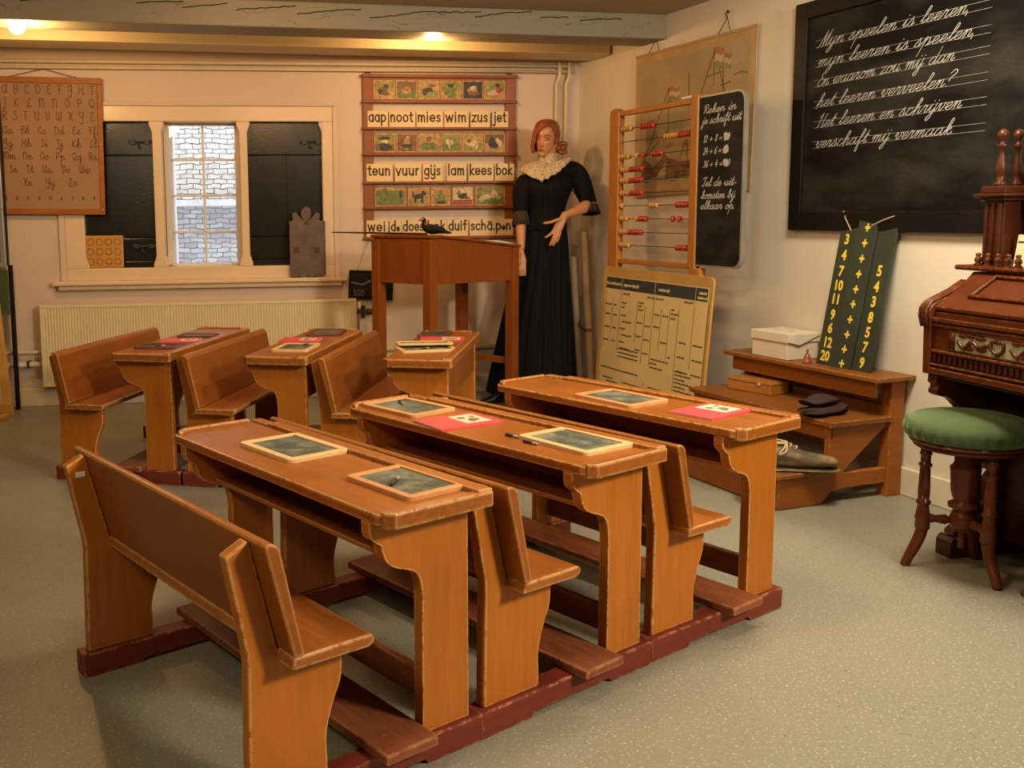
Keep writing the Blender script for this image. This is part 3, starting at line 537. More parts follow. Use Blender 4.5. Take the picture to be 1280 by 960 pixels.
# ------------------------------------------------------------------ school desks: bench and desk on one pair of rails
UNITS = {'10': (-.2693, 1.7301, .649), '11': (.2142, 2.0962, .6635), '12': (.6945, 2.4763, .6394),
         '20': (-1.5626, 4.3835, -.2173), '21': (-.9563, 4.2466, -.2152), '22': (-.3565, 4.1228, -.2102)}
DL = .995; TOPZ = .590
def curve_pts(P, n=6):
    pts, _ = smooth([Vector((a, b, 0)) for a, b in P], [0] * len(P), n); return [(p.x, p.y) for p in pts]
def make_desk():
    t = thing('school_desk', '', 'school desk')
    for va, vb in ((.038, .096), (DL - .096, DL - .038)):
        MB().prism([(0, 0), (.16, 0), (.168, .012), (.44, .012), (.448, 0), (.609, 0), (.609, .063), (0, .063)], va, vb, 'xzy').build('base_rail', M_RAIL, t, bevel=.004)
    bench = [(.019, .063), (.198, .063)] + curve_pts([(.198, .10), (.197, .15), (.212, .205), (.233, .255), (.237, .30), (.236, .337)])[0:] + [(.10, .337), (.088, .36), (.034, .578), (.028, .587), (-.018, .564), (.022, .36), (.023, .33)]
    desk = [(.445, .063), (.578, .063), (.575, .566), (.308, .566), (.309, .540)] + curve_pts([(.312, .530), (.325, .518), (.338, .510)]) + curve_pts([(.340, .500), (.348, .478), (.362, .462), (.385, .450)]) + curve_pts([(.405, .444), (.428, .432), (.441, .410), (.446, .375)])
    for va, vb in ((.054, .084), (DL - .084, DL - .054)):
        MB().prism(bench, va, vb, 'xzy').build('bench_side', M_ORANGE, t, bevel=.004)
        MB().prism(desk, va, vb, 'xzy').build('desk_side', M_ORANGE, t, bevel=.004)
    MB().prism([(.0895, .361), (.112, .363), (.064, .578), (.056, .589), (.040, .594), (.031, .590)], -.006, DL + .006, 'xzy').build('backrest', M_BACK, t, bevel=.004)
    MB().prism([(.084, .337), (.262, .335), (.275, .343), (.275, .356), (.268, .361), (.09, .361)], -.006, DL + .006, 'xzy').build('seat', M_SEAT, t, bevel=.004)
    top = MB(); top.prism([(.305, .028), (.330, 0.0), (.553, 0), (.553, DL), (.325, DL), (.305, DL - .025)], .566, TOPZ, 'xyz')
    d = top.build('desk_top', M_TOP, t, bevel=.004)
    # pencil ledge along the far edge, raised lip round the ends
    lg = MB(); lg.box(.560, .600, .0, DL - .09, .562, .600); lg.box(.54, .562, .0, DL, .562, .5875); lg.box(.560, .592, DL - .09, DL, .562, .596)
    lg.build('pencil_ledge', M_TOP, d, bevel=.004)
    MB().prism([(.310, DL - .045), (.318, DL - .02), (.340, DL + .002), (.548, DL + .002), (.548, DL - .014), (.345, DL - .014), (.322, DL - .045)], .575, .600, 'xyz').build('end_lip', M_TOP, d, bevel=.004)
    MB().prism([(.314, .012), (.332, -.006), (.598, -.006), (.600, .022), (.332, .022), (.316, .03)], .559, .595, 'xyz').build('end_cleat', M_TOP, d, bevel=.005)
    MB().prism([(.556, .405), (.572, .405), (.572, .566), (.556, .566)], .084, DL - .084, 'xzy').build('rear_panel', M_BACK, t, bevel=.003)
    MB().prism([(.395, .452), (.556, .444), (.556, .456), (.395, .464)], .084, DL - .084, 'xzy').build('book_shelf', M_BACK, t, bevel=.003)
    MB().prism([(.304, .063), (.442, .063), (.442, .088), (.304, .086)], -.004, DL + .004, 'xzy').build('footrest', M_FOOT, t, bevel=.005)
    MB().prism([(.498, .095), (.520, .095), (.520, .165), (.498, .165)], .084, DL - .084, 'xzy').build('stretcher', M_FOOT, t, bevel=.004)
    return t
DESK_LABELS = {
 '10': 'worn orange school desk and bench nearest the camera, two slates on its top',
 '11': 'middle school desk of the large front row, with red booklet between two slates',
 '12': 'last school desk of the large front row, below the yellow leaning chart and the steps',
 '20': 'school desk with bench at the far left, in front of the radiator',
 '21': 'second desk of the back row by the radiator, with reddish framed slate on top',
 '22': 'back row school desk right in front of the tall lectern, slates stacked on top'}
proto = make_desk(); desks = {}
for k, (x, y, a) in UNITS.items():
    o = proto if k == '10' else copy_tree(proto)
    o.location = (x, y, 0); o.rotation_euler = (0, 0, a); tag(o, DESK_LABELS[k], 'school desk', 'school desks in two rows'); desks[k] = o
MB().box(.005, .03, DL - .0855, DL - .084, .532, .546).build('paper_tag', M_WHITE, desks['10'])

# ------------------------------------------------------------------ things lying on the desks
def make_slate(frame_mat, slate_mat, w_=.255, h_=.18):
    t = thing('writing_slate', '', 'slate')
    f = MB(); b = .021; r = .018; hw, hh = w_ / 2, h_ / 2
    def rr(x, y, r): return [(sx * (x - r) + r * cos(a), sy * (y - r) + r * sin(a)) for sx, sy, a0 in ((1, 1, 0), (-1, 1, pi / 2), (-1, -1, pi), (1, -1, 1.5 * pi)) for a in [a0 + k * pi / 8 for k in range(5)]]
    o_, i_ = rr(hw, hh, r), rr(hw - b, hh - b, .002)
    f.loft([[(x, y, 0) for x, y in o_], [(x, y, .010) for x, y in o_], [(x, y, .010) for x, y in i_], [(x, y, .004) for x, y in i_]], cap=False)
    f.loft([[(x, y, 0) for x, y in o_], [(x, y, 0) for x, y in i_]], cap=False)
    f.build('frame', frame_mat, t, bevel=.002)
    MB().box(-hw + b - .002, hw - b + .002, -hh + b - .002, hh - b + .002, .002, .006).build('slate_panel', slate_mat, t)
    return t
SL = {}
for key, fm, sm in (('pale', M_SLATEWOOD, M_SLATE), ('reddish', M_SLATEWOOD2, M_SLATE), ('dark', M_SLATEWOOD3, M_SLATEB), ('yellow', M_YELLOWWOOD, M_SLATE), ('plain', M_SLATEWOOD3, M_SLATED)):
    SL[key] = [make_slate(fm, sm), True]
def slate(kind, x, y, deg, label, z=TOPZ, tilt=(0, 0), sc=1.):
    o = SL[kind][0]
    if SL[kind][1]: SL[kind][1] = False
    else: o = copy_tree(o)
    o.location = (x, y, z); o.rotation_euler = (tilt[0], tilt[1], radians(deg)); o.scale = (sc, sc, 1); tag(o, label, 'slate', 'writing slates on the school desks')
slate('pale', -.266, 2.508, -51.8, 'pale framed slate lying alone at the far end of the nearest desk')
slate('reddish', .020, 2.166, -52.2, 'reddish framed slate with slate pencil on it, at the near end of the nearest desk', sc=.93)
slate('reddish', .039, 3.028, -50.5, 'brown framed slate at the far end of the middle desk, pencil on it')
slate('pale', .470, 2.551, -55, 'pale framed slate at the near end of the middle desk, two pencils beside it')
slate('reddish', .724, 3.143, -57, 'thin framed slate on the desk below the yellow leaning chart')
slate('plain', -1.075, 4.53, -9, 'dark slate at the near end of the far left desk', sc=.85)
slate('dark', -.985, 4.925, -6, 'blue grey slate at the far end of the far left desk', sc=.72)
slate('yellow', -.448, 4.444, 80, 'pale slate at the near end of the second back row desk, pencil on it', sc=.95)
slate('dark', -.347, 5.005, 84, 'dark red framed slate at the far end of the second back row desk', sc=.95)
slate('plain', .200, 4.90, 80, 'dark slate without pale frame at the far end of the desk by the lectern', sc=.85)
slate('yellow', .135, 4.36, 12, 'lower of two overlapping yellow framed slates on the desk by the lectern')
slate('yellow', .13, 4.47, 3, 'upper of two overlapping yellow framed slates on the desk by the lectern', z=TOPZ + .0105, tilt=(radians(-4), 0))

M_PINK = plain('red_book_cover', (.66, .07, .08), .5, var=.08); M_PAGE = plain('page_paper', (.78, .73, .6), .8); M_PICT = plain('cover_picture_print', (.62, .55, .38), .7)
M_PICTD = plain('cover_picture_ink', (.16, .13, .09), .7)
def make_book():
    t = thing('booklet', '', 'booklet'); 
    MB().box(-.103, .103, -.073, .073, .001, .005).build('pages', M_PAGE, t)
    c = MB(); c.box(-.105, .105, -.076, .076, .0052, .0064); c.box(-.105, .105, -.076, .076, 0, .0012); c.box(-.105, .105, -.0765, -.0755, 0, .0062)
    cv = c.build('cover', M_PINK, t, bevel=.0008)
    p = MB(); p.box(.0, .085, -.05, .055, .0063, .0069); pc = p.build('cover_picture', M_PICT, cv)
    q_ = MB()
    for cx_, cy_, r_ in ((.025, .02, .014), (.05, -.01, .018), (.065, .025, .010), (.035, -.025, .012)): q_.lathe([(r_, .0068), (r_ * .9, .0073)], 10, Matrix.Translation((cx_, cy_, 0)))
    q_.build('picture_figure', M_PICTD, pc); return t
bk = [make_book(), True]
def book(x, y, deg, label, sx=1.):
    o = bk[0]
    if bk[1]: bk[1] = False
    else: o = copy_tree(o)
    o.location = (x, y, TOPZ); o.rotation_euler = (0, 0, radians(deg)); o.scale = (sx, sx, 1); tag(o, label, 'booklet', 'red booklets on the school desks')
book(.178, 2.812, 30, 'red booklet with cover picture lying between the slates of the middle desk')
book(.944, 2.924, 38, 'red booklet lying on the desk below the yellow chart, near the steps')
book(-1.03, 4.74, 5, 'pink booklet between the two slates of the far left desk', .9)
book(-.455, 4.726, -8, 'red booklet between the slates of the second back row desk', .9)
book(.226, 4.70, -4, 'red booklet behind the yellow framed slates, on the desk by the lectern')
M_PENCIL = plain('slate_pencil', (.03, .03, .03), .5); M_PENCILW = plain('wrapped_pencil_end', (.3, .26, .2), .6)
def pencil(a, b, z, label, r=.0042):
    a = Vector((*a, 0)); b = Vector((*b, 0)); d = b - a; t = thing('slate_pencil', label, 'pencil', (a.x, a.y, z + r), atan2(d.y, d.x), 'slate pencils on the desks'); L = d.length
    MB().tube([(0, 0, 0), (L * .62, 0, 0)], r, 10).build('shaft', M_PENCIL, t, auto=50); MB().tube([(L * .62, 0, 0), (L * .93, 0, 0), (L, 0, 0)], [r * 1.02, r * .95, r * .3], 10).build('tip', M_PENCILW, t, auto=50)
ZS = TOPZ + .006
pencil((-.012, 2.120), (.006, 2.192), ZS, 'black slate pencil on the reddish slate of the nearest desk')
pencil((.012, 3.098), (.024, 3.050), ZS, 'black slate pencil on the far slate of the middle desk')
pencil((.298, 2.635), (.327, 2.602), TOPZ, 'short black pencil lying by itself left of the near slate of the middle desk')
pencil((.335, 2.555), (.368, 2.516), TOPZ, 'black pencil touching the frame corner of the near slate of the middle desk', .004)
pencil((-1.10, 4.50), (-1.055, 4.515), ZS, 'pencil on the dark slate of the far left desk')
pencil((-.42, 4.50), (-.385, 4.515), ZS, 'pencil on the pale slate of the second back row desk')
pencil((.12, 4.34), (.15, 4.345), ZS, 'pencil on the lower yellow framed slate by the lectern')

# ------------------------------------------------------------------ tall lectern
LM = Matrix.Translation((.196, 5.40, 0)) @ Matrix.Rotation(radians(46), 4, 'Z')
lec = thing('lectern', 'tall reddish brown standing lectern on four long legs in front of the reading board', 'lectern', M=LM)
LX, LY = .80, .457
for x, y, h in ((.03, .03, 1.045), (LX - .03, .03, .985), (.03, LY - .03, 1.045), (LX - .03, LY - .03, .985)):
    MB().prism([(x - .03, y - .03), (x + .03, y - .03), (x + .03, y + .03), (x - .03, y + .03)], 0, h, 'xyz').build('leg', M_CABIN, lec, bevel=.004)
bx = MB(); bx.prism([(.012, .800), (LX - .012, .785), (LX - .012, .985), (.10, 1.055), (.012, 1.06)], .010, LY - .010, 'xzy'); bx.build('desk_box', M_CABIN, lec, bevel=.003)
MB().prism([(.0, 1.055), (.10, 1.055), (.10, 1.072), (.0, 1.072)], -.008, LY + .008, 'xzy').build('top_ledge', M_CABIN, lec, bevel=.004)
MB().prism([(.101, 1.056), (LX + .012, .983), (LX + .012, .997), (.101, 1.070)], -.008, LY + .008, 'xzy').build('lid', M_CABIN, lec, bevel=.004)
MB().box(LX - .045, LX - .02, .03, LY - .03, .275, .315).build('stretcher', M_CABIN, lec, bevel=.003)
MB().box(.02, .045, .03, LY - .03, .275, .315).build('stretcher', M_CABIN, lec, bevel=.003)
# paper on the lid, pointer and dark bird on the ledge
pm = LM @ Matrix.Translation((.70, .08, 1.0075)) @ Matrix.Rotation(radians(5.9), 4, 'Y')
pa = thing('paper_sheet', 'folded white paper sheet lying at the low edge of the lectern lid', 'paper', M=pm)
MB().box(-.08, .08, -.06, .06, 0, .002).build('lower_leaf', M_WHITE, pa); MB().prism([(-.08, .002), (.08, .002), (.08, .004), (0, .010), (-.08, .012)], -.06, .055, 'xzy').build('upper_leaf', M_WHITE, pa)
pt = thing('pointer', 'long thin wooden pointer lying across the top of the lectern beside the dark bird', 'pointer', M=LM @ Matrix.Translation((.045, .30, 1.079)) @ Matrix.Rotation(radians(.5), 4, 'X') @ Matrix.Rotation(radians(4), 4, 'Z'))
MB().tube([(0, -.22, 0), (0, .18, 0)], .0062, 10).build('grip', M_MAHOGD, pt, auto=50); MB().tube([(0, .18, 0), (0, .50, 0)], [.0058, .0035], 10).build('shaft', M_MAHOGD, pt, auto=50)
bd = thing('bird_figure', 'black bird figure with red beak and neck patch sitting on top of the lectern', 'bird figure', M=LM @ Matrix.Translation((.07, .05, 1.072)) @ Matrix.Rotation(radians(-50), 4, 'Z') @ Matrix.Scale(.86, 4))
M_BIRD = plain('black_bird_paint', (.006, .006, .005), .6, var=.4, scale=30, bumps=.3, spec=.2); M_BEAK = plain('red_beak_paint', (.45, .03, .02), .5); M_EYE = plain('eye_white', (.7, .68, .6), .4)
b_ = MB(); b_.tube([(.125, 0, .012), (.09, 0, .018), (.045, 0, .030), (.0, 0, .036), (-.035, 0, .046), (-.048, 0, .068), (-.050, 0, .086), (-.056, 0, .098), (-.066, 0, .100)], [.004, .011, .024, .033, .028, .018, .0145, .0155, .007], 16, sub=5)
b_.build('body', M_BIRD, bd, smooth_=True)
for s_ in (-1, 1): 
    wg = MB(); wg.ball((.03, s_ * .026, .035), (.055, .009, .020), 14, 8); wg.build('wing', M_BIRD, bd, smooth_=True)
    ey = MB(); ey.ball((-.058, s_ * .0125, .100), .0045, 8, 6); ey.build('eye', M_EYE, bd, smooth_=True)
bk_ = MB(); bk_.tube([(-.066, 0, .099), (-.080, 0, .092), (-.086, 0, .086)], [.0075, .005, .001], 10); bk_.build('beak', M_BEAK, bd, smooth_=True)
nk = MB(); nk.ball((-.040, 0, .066), (.0165, .0205, .016), 12, 8); nk.build('neck_patch', M_BEAK, bd, smooth_=True)

# ------------------------------------------------------------------ reading board on the back wall
RB = thing('reading_board', 'wooden reading board with three picture rows and three word ledges on the back wall', 'reading board', M=onwall(MBACK, -1.434, 0, 1.02))
Wd = 1.0
for x0, x1 in ((0, .064), (Wd - .07, Wd)): MB().box(x0, x1, -.024, 0, 0, 1.05).build('stile', M_BOARDWOOD, RB, bevel=.003)
for z, h in ((1.03, .022), (.872, .016), (.704, .016), (.540, .016), (.360, .016), (.198, .016), (.004, .018)):
    MB().box(-.006, Wd + .006, -.046, 0, z, z + h).build('ledge', M_BOARDRAIL, RB, bevel=.003)
for z0, z1 in ((.888, 1.030), (.556, .690), (.214, .348)): MB().box(.064, Wd - .07, -.018, 0, z0, z1).build('picture_strip', M_BOARDWOOD, RB)
for x in (.035, .955):
    hk = MB(); hk.tube([(x - .01, -.02, 1.05), (x - .01, -.02, 1.08), (x, -.02, 1.088), (x + .01, -.02, 1.08), (x + .01, -.02, 1.05)], .004, 8); hk.build('hook', M_IRON, RB)
pal = [plain('print_green', (.13, .16, .035), .6, var=.45, scale=45), plain('print_ochre', (.40, .24, .075), .6, var=.45, scale=45), plain('print_brown', (.17, .085, .03), .6, var=.45, scale=45), plain('print_dark', (.035, .028, .02), .6, var=.45, scale=45), plain('print_red', (.35, .06, .03), .6, var=.45, scale=45), plain('print_cream', (.55, .42, .23), .6, var=.45, scale=45), plain('print_olive', (.24, .22, .05), .6, var=.45, scale=45)]
M_PRINTBORDER = plain('print_border', (.42, .25, .09), .6, var=.45, scale=45)
def blob(m, cx_, cz, rx, rz, y, mi, n=26, ph=0):
    m.prism([(cx_ + rx * (1 + .18 * sin(3 * a + ph)) * cos(a), cz + rz * (1 + .18 * cos(2 * a + ph)) * sin(a)) for a in [2 * pi * k / n for k in range(n)]], y - .0006, y, 'xzy', mi=mi)
def picture(x0, x1, z0, z1, sky, ground, shapes, gh=.4):
    m = MB(); b = .007; y = -.0185
    m.box(x0, x1, y - .0012, y + .0005, z0, z1, mi=0); y -= .0012
    zi0, zi1, xi0, xi1 = z0 + b, z1 - b, x0 + b, x1 - b; zg = zi0 + gh * (zi1 - zi0)
    m.box(xi0, xi1, y - .0006, y, zg, zi1, mi=sky + 1); m.box(xi0, xi1, y - .0006, y, zi0, zg, mi=ground + 1)
    for i, (u, v, ru, rv, c) in enumerate(shapes): blob(m, xi0 + u * (xi1 - xi0), zi0 + v * (zi1 - zi0), ru * (xi1 - xi0), rv * (zi1 - zi0), y - .0006 - .0005 * i, c + 1, ph=i * 1.7 + u * 9)
    m.build('picture', [M_PRINTBORDER] + pal, RB)
row1 = [(6, 1, [(.45, .5, .25, .18, 2), (.6, .7, .14, .14, 3), (.3, .35, .12, .2, 3), (.6, .25, .2, .1, 2)]), (2, 0, [(.5, .45, .24, .2, 1), (.5, .5, .12, .1, 4)]), (1, 6, [(.45, .5, .3, .12, 3), (.65, .75, .16, .12, 2), (.3, .3, .12, .16, 3)]),
        (6, 1, [(.5, .35, .3, .3, 0), (.5, .75, .16, .14, 3)]), (3, 3, [(.5, .5, .26, .26, 1), (.5, .62, .14, .14, 5), (.5, .3, .3, .12, 2)]), (6, 1, [(.4, .35, .28, .16, 5), (.7, .55, .15, .25, 4), (.65, .8, .12, .1, 3)])]
row2 = [(6, 2, [(.5, .75, .32, .1, 3), (.5, .55, .18, .15, 5), (.5, .25, .34, .22, 3)]), (2, 2, [(.5, .5, .16, .4, 1), (.5, .3, .26, .15, 3)]), (1, 6, [(.5, .7, .14, .16, 2), (.5, .3, .36, .25, 0)]), (6, 0, [(.45, .5, .2, .14, 5), (.3, .62, .09, .1, 5), (.4, .3, .05, .16, 5)]),
        (1, 6, [(.5, .45, .32, .18, 5), (.3, .6, .1, .12, 2), (.7, .25, .06, .18, 5)]), (2, 1, [(.35, .5, .18, .3, 3), (.7, .5, .18, .25, 5), (.55, .35, .14, .2, 3)])]
xs = [.066 + i * .144 for i in range(7)]
for (r, z0, z1) in ((row1, .897, 1.016), (row2, .562, .684)):
    for i, (a, b, sh) in enumerate(r): picture(xs[i] + .004, min(xs[i + 1] - .002, .928), z0, z1, a, b, sh, .45)
row3 = [(.072, .272, 1, 0, [(.85, .6, .05, .25, 3), (.3, .9, .12, .06, 2)], .85), (.286, .428, 1, 6, [(.5, .5, .28, .14, 3), (.75, .68, .12, .14, 3), (.32, .28, .06, .2, 3), (.68, .28, .06, .2, 3), (.2, .65, .04, .16, 3)], .3),
        (.438, .566, 1, 1, [(.5, .3, .3, .2, 0), (.5, .52, .2, .16, 0), (.5, .72, .1, .14, 0), (.5, .12, .36, .06, 3)], .2), (.580, .718, 5, 4, [(.5, .5, .26, .16, 3), (.28, .68, .11, .14, 0), (.72, .4, .18, .08, 2)], .28), (.732, .928, 6, 0, [(.35, .45, .22, .12, 5), (.2, .3, .1, .14, 5), (.65, .6, .14, .2, 5), (.8, .4, .1, .1, 5)], .6)]
for x0, x1, a, b, sh, gh in row3: picture(x0, x1, .218, .342, a, b, sh, gh)

M_CARD = plain('word_card_paper', (.72, .55, .30), .8, var=.06)
def word_card(word, x0, x1, z, h, base, xh, disp):
    t = thing('word_card', f'cream word card reading {disp}, standing on a ledge of the reading board', 'word card', M=onwall(MBACK, -1.434 + x0, .026, 1.02 + z), group='word cards on the reading board')
    MB().box(0, x1 - x0, -.004, 0, .0, h).build('card', M_CARD, t)
    P, wd = stroke_text(word, PRINT, xh, gap=.12); k = (x1 - x0 - .016) / wd
    m = MB(); ribbons(m, P, .0098, .008, base, -.0041, k); m.build('lettering', M_INK, t)
k1 = .000812
for wd, a, b in (('aap', 55, 217), ('noot', 226, 432), ('mies', 444, 656), ('wim', 668, 864), ('zus', 880, 1036), ('jet', 1056, 1186)): word_card(wd, (a - 20) * k1, (b - 20) * k1, .720, .102, .036, .040, wd)
for wd, a, b, d_ in (('teun', 47, 252, 'teun'), ('vuur', 270, 478, 'vuur'), ('g\xffs', 494, 650, 'gijs'), ('lam', 684, 842, 'lam'), ('kees', 858, 1062, 'kees'), ('bok', 1072, 1228, 'bok')): word_card(wd, (a - 26) * .000822, (b - 26) * .000822, .376, .112, .041, .040, d_)
for wd, a, b, d_ in (('wei', 42, 212, 'wei'), ('d_e', 228, 318, 'de'), ('does', 322, 512, 'does'), ('hok', 518, 684, 'hok'), ('duif', 688, 856, 'duif'), ('sch\u0101.p_en', 866, 1222, 'schapen')): word_card(wd, (a - 26) * .000822, (b - 26) * .000822, .022, .106, .038, .038, d_)

# ------------------------------------------------------------------ alphabet chart, sill things, hanging slate
AC = thing('alphabet_chart', 'brown framed alphabet chart hanging by string at the left of the window', 'wall chart', M=onwall(MBACK, -3.70, .028, 1.21) @ Matrix.Rotation(radians(.8), 4, 'Y'))
aw, ah = .645, .83
M_ALPH = plain('shaded_brown_chart_paper', (.33, .19, .095), .8, var=.1, scale=3)  # paper brown darkened, the shadow over the chart is in this colour
MB().box(.01, aw - .01, -.004, 0, .01, ah - .01).build('paper', M_ALPH, AC)
f = MB(); f.box(0, aw, -.018, .004, ah - .036, ah); f.box(0, aw, -.018, .004, 0, .036); f.box(0, .03, -.016, .004, .036, ah - .036); f.box(aw - .028, aw, -.016, .004, .036, ah - .036); f.build('frame', M_CHARTWOOD, AC, bevel=.003)
st = MB(); st.tube([(.10, -.006, ah), (.30, -.004, ah + .05), (.50, -.006, ah)], .0022, 6); st.build('hanging_string', M_INK, AC)
for x, z in ((aw - .014, .43), (aw - .014, .03)): MB().ball((x, -.018, z), .006, 8, 6).build('pin', M_CHALK, AC)
lt = MB(); fs = {**CURSIVE, **{k: v for k, v in CAPS.items()}}
for row, z, h, x0, x1 in (('A B C D E F G H I', .732, .029, .055, .60), ('J K L M N O P Q', .652, .029, .055, .60), ('R S T U V W X Y Z', .572, .029, .05, .60), ('Aa Bb Cc Dd Ee Ff', .490, .0245, .05, .605), ('Gg Hh Ii Jj Kk Ll', .412, .0245, .05, .605), ('Mm Nn Oo Pp Qq Rr', .335, .0245, .05, .605), ('Ss Tt Uu Vv Ww', .255, .0245, .08, .56), ('Xx Yy Zz', .175, .0245, .16, .48), ('1 2 3 4 5 6 7 8 9', .088, .014, .05, .585)):
    P, wd = stroke_text(row, fs, h, gap=.1); kx = (x1 - x0) / wd
    # spread the letter groups over the row at their own proportions
    toks = row.split(' '); ws = [stroke_text(tk, fs, h, gap=.02) for tk in toks]; tot = sum(q_[1] for q_ in ws); gp = (x1 - x0 - tot) / max(1, len(toks) - 1); x = x0
    for pls, wdt in ws: ribbons(lt, pls, .0048, x, z, -.0041); x += wdt + gp
lt.build('lettering', M_INKB, AC)

M_PLAQ = plain('yellow_brown_wood', (.50, .24, .035), .45, var=.1, scale=5); M_PLAQD = plain('groove_brown', (.24, .10, .015), .6)
pq = thing('puzzle_board', 'small yellow brown board with rings and dots leaning in the left window opening', 'board', M=onwall(MBACK, -3.195, -.0, .866) @ Matrix.Rotation(radians(-4), 4, 'X'))
MB().box(0, .235, -.012, .0, 0, .205).build('panel', M_PLAQ, pq, bevel=.008)
rg = MB()
for i in range(4):
    for j in range(3):
        cx_, cz = .035 + .055 * i, .04 + .062 * j
        rg.loft([[(cx_ + r * cos(a), y, cz + r * sin(a)) for a in [2 * pi * k / 16 for k in range(16)]] for r, y in ((.0225, -.0125), (.0225, -.0135), (.018, -.0135), (.018, -.0125))], cap=False)
rg.build('ring_pattern', M_PLAQD, pq)
dt = MB()
for i in range(8):
    for z in (.03, .09, .125, .15):
        if (i * 7 + int(z * 1000)) % 3: dt.ball((.022 + .027 * i, -.0125, z), .0032, 6, 4)
dt.build('dots', M_INK, pq)

M_RACK = plain('grey_brown_worn_wood', (.115, .07, .05), .6, var=.3, scale=10); M_RUST = plain('rust_stain', (.07, .03, .015), .7)
rk = thing('letter_rack', 'grey brown wooden wall rack with scrolled crest standing on the right of the window sill', 'rack', M=onwall(MBACK, -1.918, .028, .789))
zb = .078
pr = [(0, zb)]
for k in range(4):
    for s_ in range(1, 7): pr.append((.054 * k + .054 * s_ / 6, zb - .012 * abs(sin(pi * s_ / 6))))
pr += [(.216, .425), (0, .425)]
MB().prism([(p[0], p[1] - .078 + .012) for p in pr[:-2]] + [(.216, .36), (0, .36)], -.02, -.004, 'xzy').build('front_panel', M_RACK, rk, bevel=.002)
MB().box(.0, .23, -.0, .012, .012, .36).build('back_panel', M_RACK, rk, bevel=.002)
for x in (0, .208): MB().box(x, x + .008, -.004, .0, .012, .36).build('side_strip', M_RACK, rk)
cr = MB(); cr.prism([(.108 + .032 * cos(a), .405 + .045 * sin(a)) for a in [2 * pi * k / 20 for k in range(20)]], -.01, .004, 'xzy')
for s_ in (-1, 1): cr.prism([(.108 + s_ * .02, .36), (.108 + s_ * .03, .375), (.108 + s_ * .065, .415), (.108 + s_ * .086, .41), (.108 + s_ * .088, .385), (.108 + s_ * .075, .36)], -.008, .004, 'xzy')
cr.box(.02, .196, -.01, .004, .352, .368); cr.build('crest', M_RACK, rk, bevel=.002)
sp = MB(); sp.ball((.108, -.0105, .418), .006, 8, 6); sp.box(.095, .12, -.0212, -.02, .335, .36); sp.box(.025, .06, -.0212, -.02, .155, .195); sp.box(.155, .19, -.0212, -.02, .155, .195); sp.build('rust_marks', M_RUST, rk)

hs = thing('hanging_slate', 'small black slate with chalk marks hanging on the wall behind the lectern leg', 'slate', M=onwall(MBACK, -1.545, .012, .64) @ Matrix.Rotation(radians(2.8), 4, 'Y'))
MB().box(0, .29, -.006, .004, 0, .19).build('slate_panel', M_SMALLBOARD, hs)
f = MB(); f.box(0, .29, -.010, .006, .178, .19); f.box(0, .29, -.010, .006, 0, .012); f.box(0, .012, -.010, .006, 0, .19); f.box(.278, .29, -.010, .006, 0, .19); f.build('frame', M_BLACKMETAL, hs, bevel=.002)
m = MB(); P, wd = stroke_text('1/25', {**CURSIVE, '/': ('.1,-.2 .7,1.7', .8)}, .022); ribbons(m, P, .004, .03, .028, -.0062); ribbons(m, [[(.02, .11), (.07, .10), (.095, .10), (.14, .125)]], .008, 0, 0, -.0062); m.build('chalk_marks', M_CHALKD, hs)
MB().tube([(.05, 0, .19), (.13, .006, .42)], .0018, 6).build('string', M_STRING, hs)

# ------------------------------------------------------------------ ship poster on the right wall
def mat_poster():
    m, nt, bs, nd, lk = new_mat('aged_poster_print'); v = coords(nd, lk, (1, 1, 1)); f = noise_tex(nd, lk, v, 3.2, 5); f2 = noise_tex(nd, lk, coords(nd, lk, (2, 1, 6)), 5, 4)
    c = mix(nd, lk, ramp(nd, lk, f, [(.35, 0.), (.7, 1.)]), (.30, .22, .10), (.40, .30, .155)); c = mix(nd, lk, ramp(nd, lk, f2, [(.5, 0.), (.8, .4)]), c, (.27, .20, .095)); lk.new(c, bs.inputs['Base Color']); bs.inputs['Roughness'].default_value = .6; return m
M_POSTER = mat_poster(); M_PBORDER = plain('poster_border', (.42, .27, .11), .6); M_PSHIP = plain('ship_brown_print', (.17, .09, .035), .7); M_PSAIL = plain('sail_print', (.36, .23, .10), .7)
M_PRED = plain('faded_red_print', (.36, .15, .07), .7); M_PWH = plain('faded_white_print', (.46, .36, .21), .7); M_PBL = plain('faded_grey_green_print', (.24, .22, .13), .7); M_PSEA = plain('sea_print', (.36, .28, .13), .7)
PO = thing('ship_poster', 'old brown wall poster of a sailing ship hanging on the right wall behind the abacus', 'poster', M=onwall(MRIGHT, .695, .012, 1.272) @ Matrix.Rotation(radians(-.0), 4, 'Y'))
pw, ph = 1.065, .82
MB().prism([(0, 0), (pw - .02, .02), (pw, ph), (0, ph)], -.004, 0, 'xzy').build('backing', M_PBORDER, PO)
MB().prism([(.05, .06), (pw - .06, .075), (pw - .045, ph - .055), (.05, ph - .05)], -.0048, -.004, 'xzy').build('print', M_POSTER, PO)
MB().prism([(.05, .06), (pw - .06, .075), (pw - .057, .24), (.75, .25), (.5, .22), (.25, .16), (.05, .15)], -.0053, -.0048, 'xzy').build('sea_print', M_PSEA, PO)
MB().box(-.004, pw + .004, -.008, .002, ph - .010, ph + .004).build('top_batten', M_PBORDER, PO)
sh = MB(); y = -.0055
sh.prism([(.08, .12), (.12, .10), (.24, .12), (.34, .22), (.31, .24), (.20, .17), (.09, .23), (.07, .20)], y - .0006, y, 'xzy')
sh.prism([(.32, .10), (.82, .12), (.88, .25), (.80, .24), (.74, .20), (.45, .19), (.33, .22)], y - .0006, y, 'xzy')
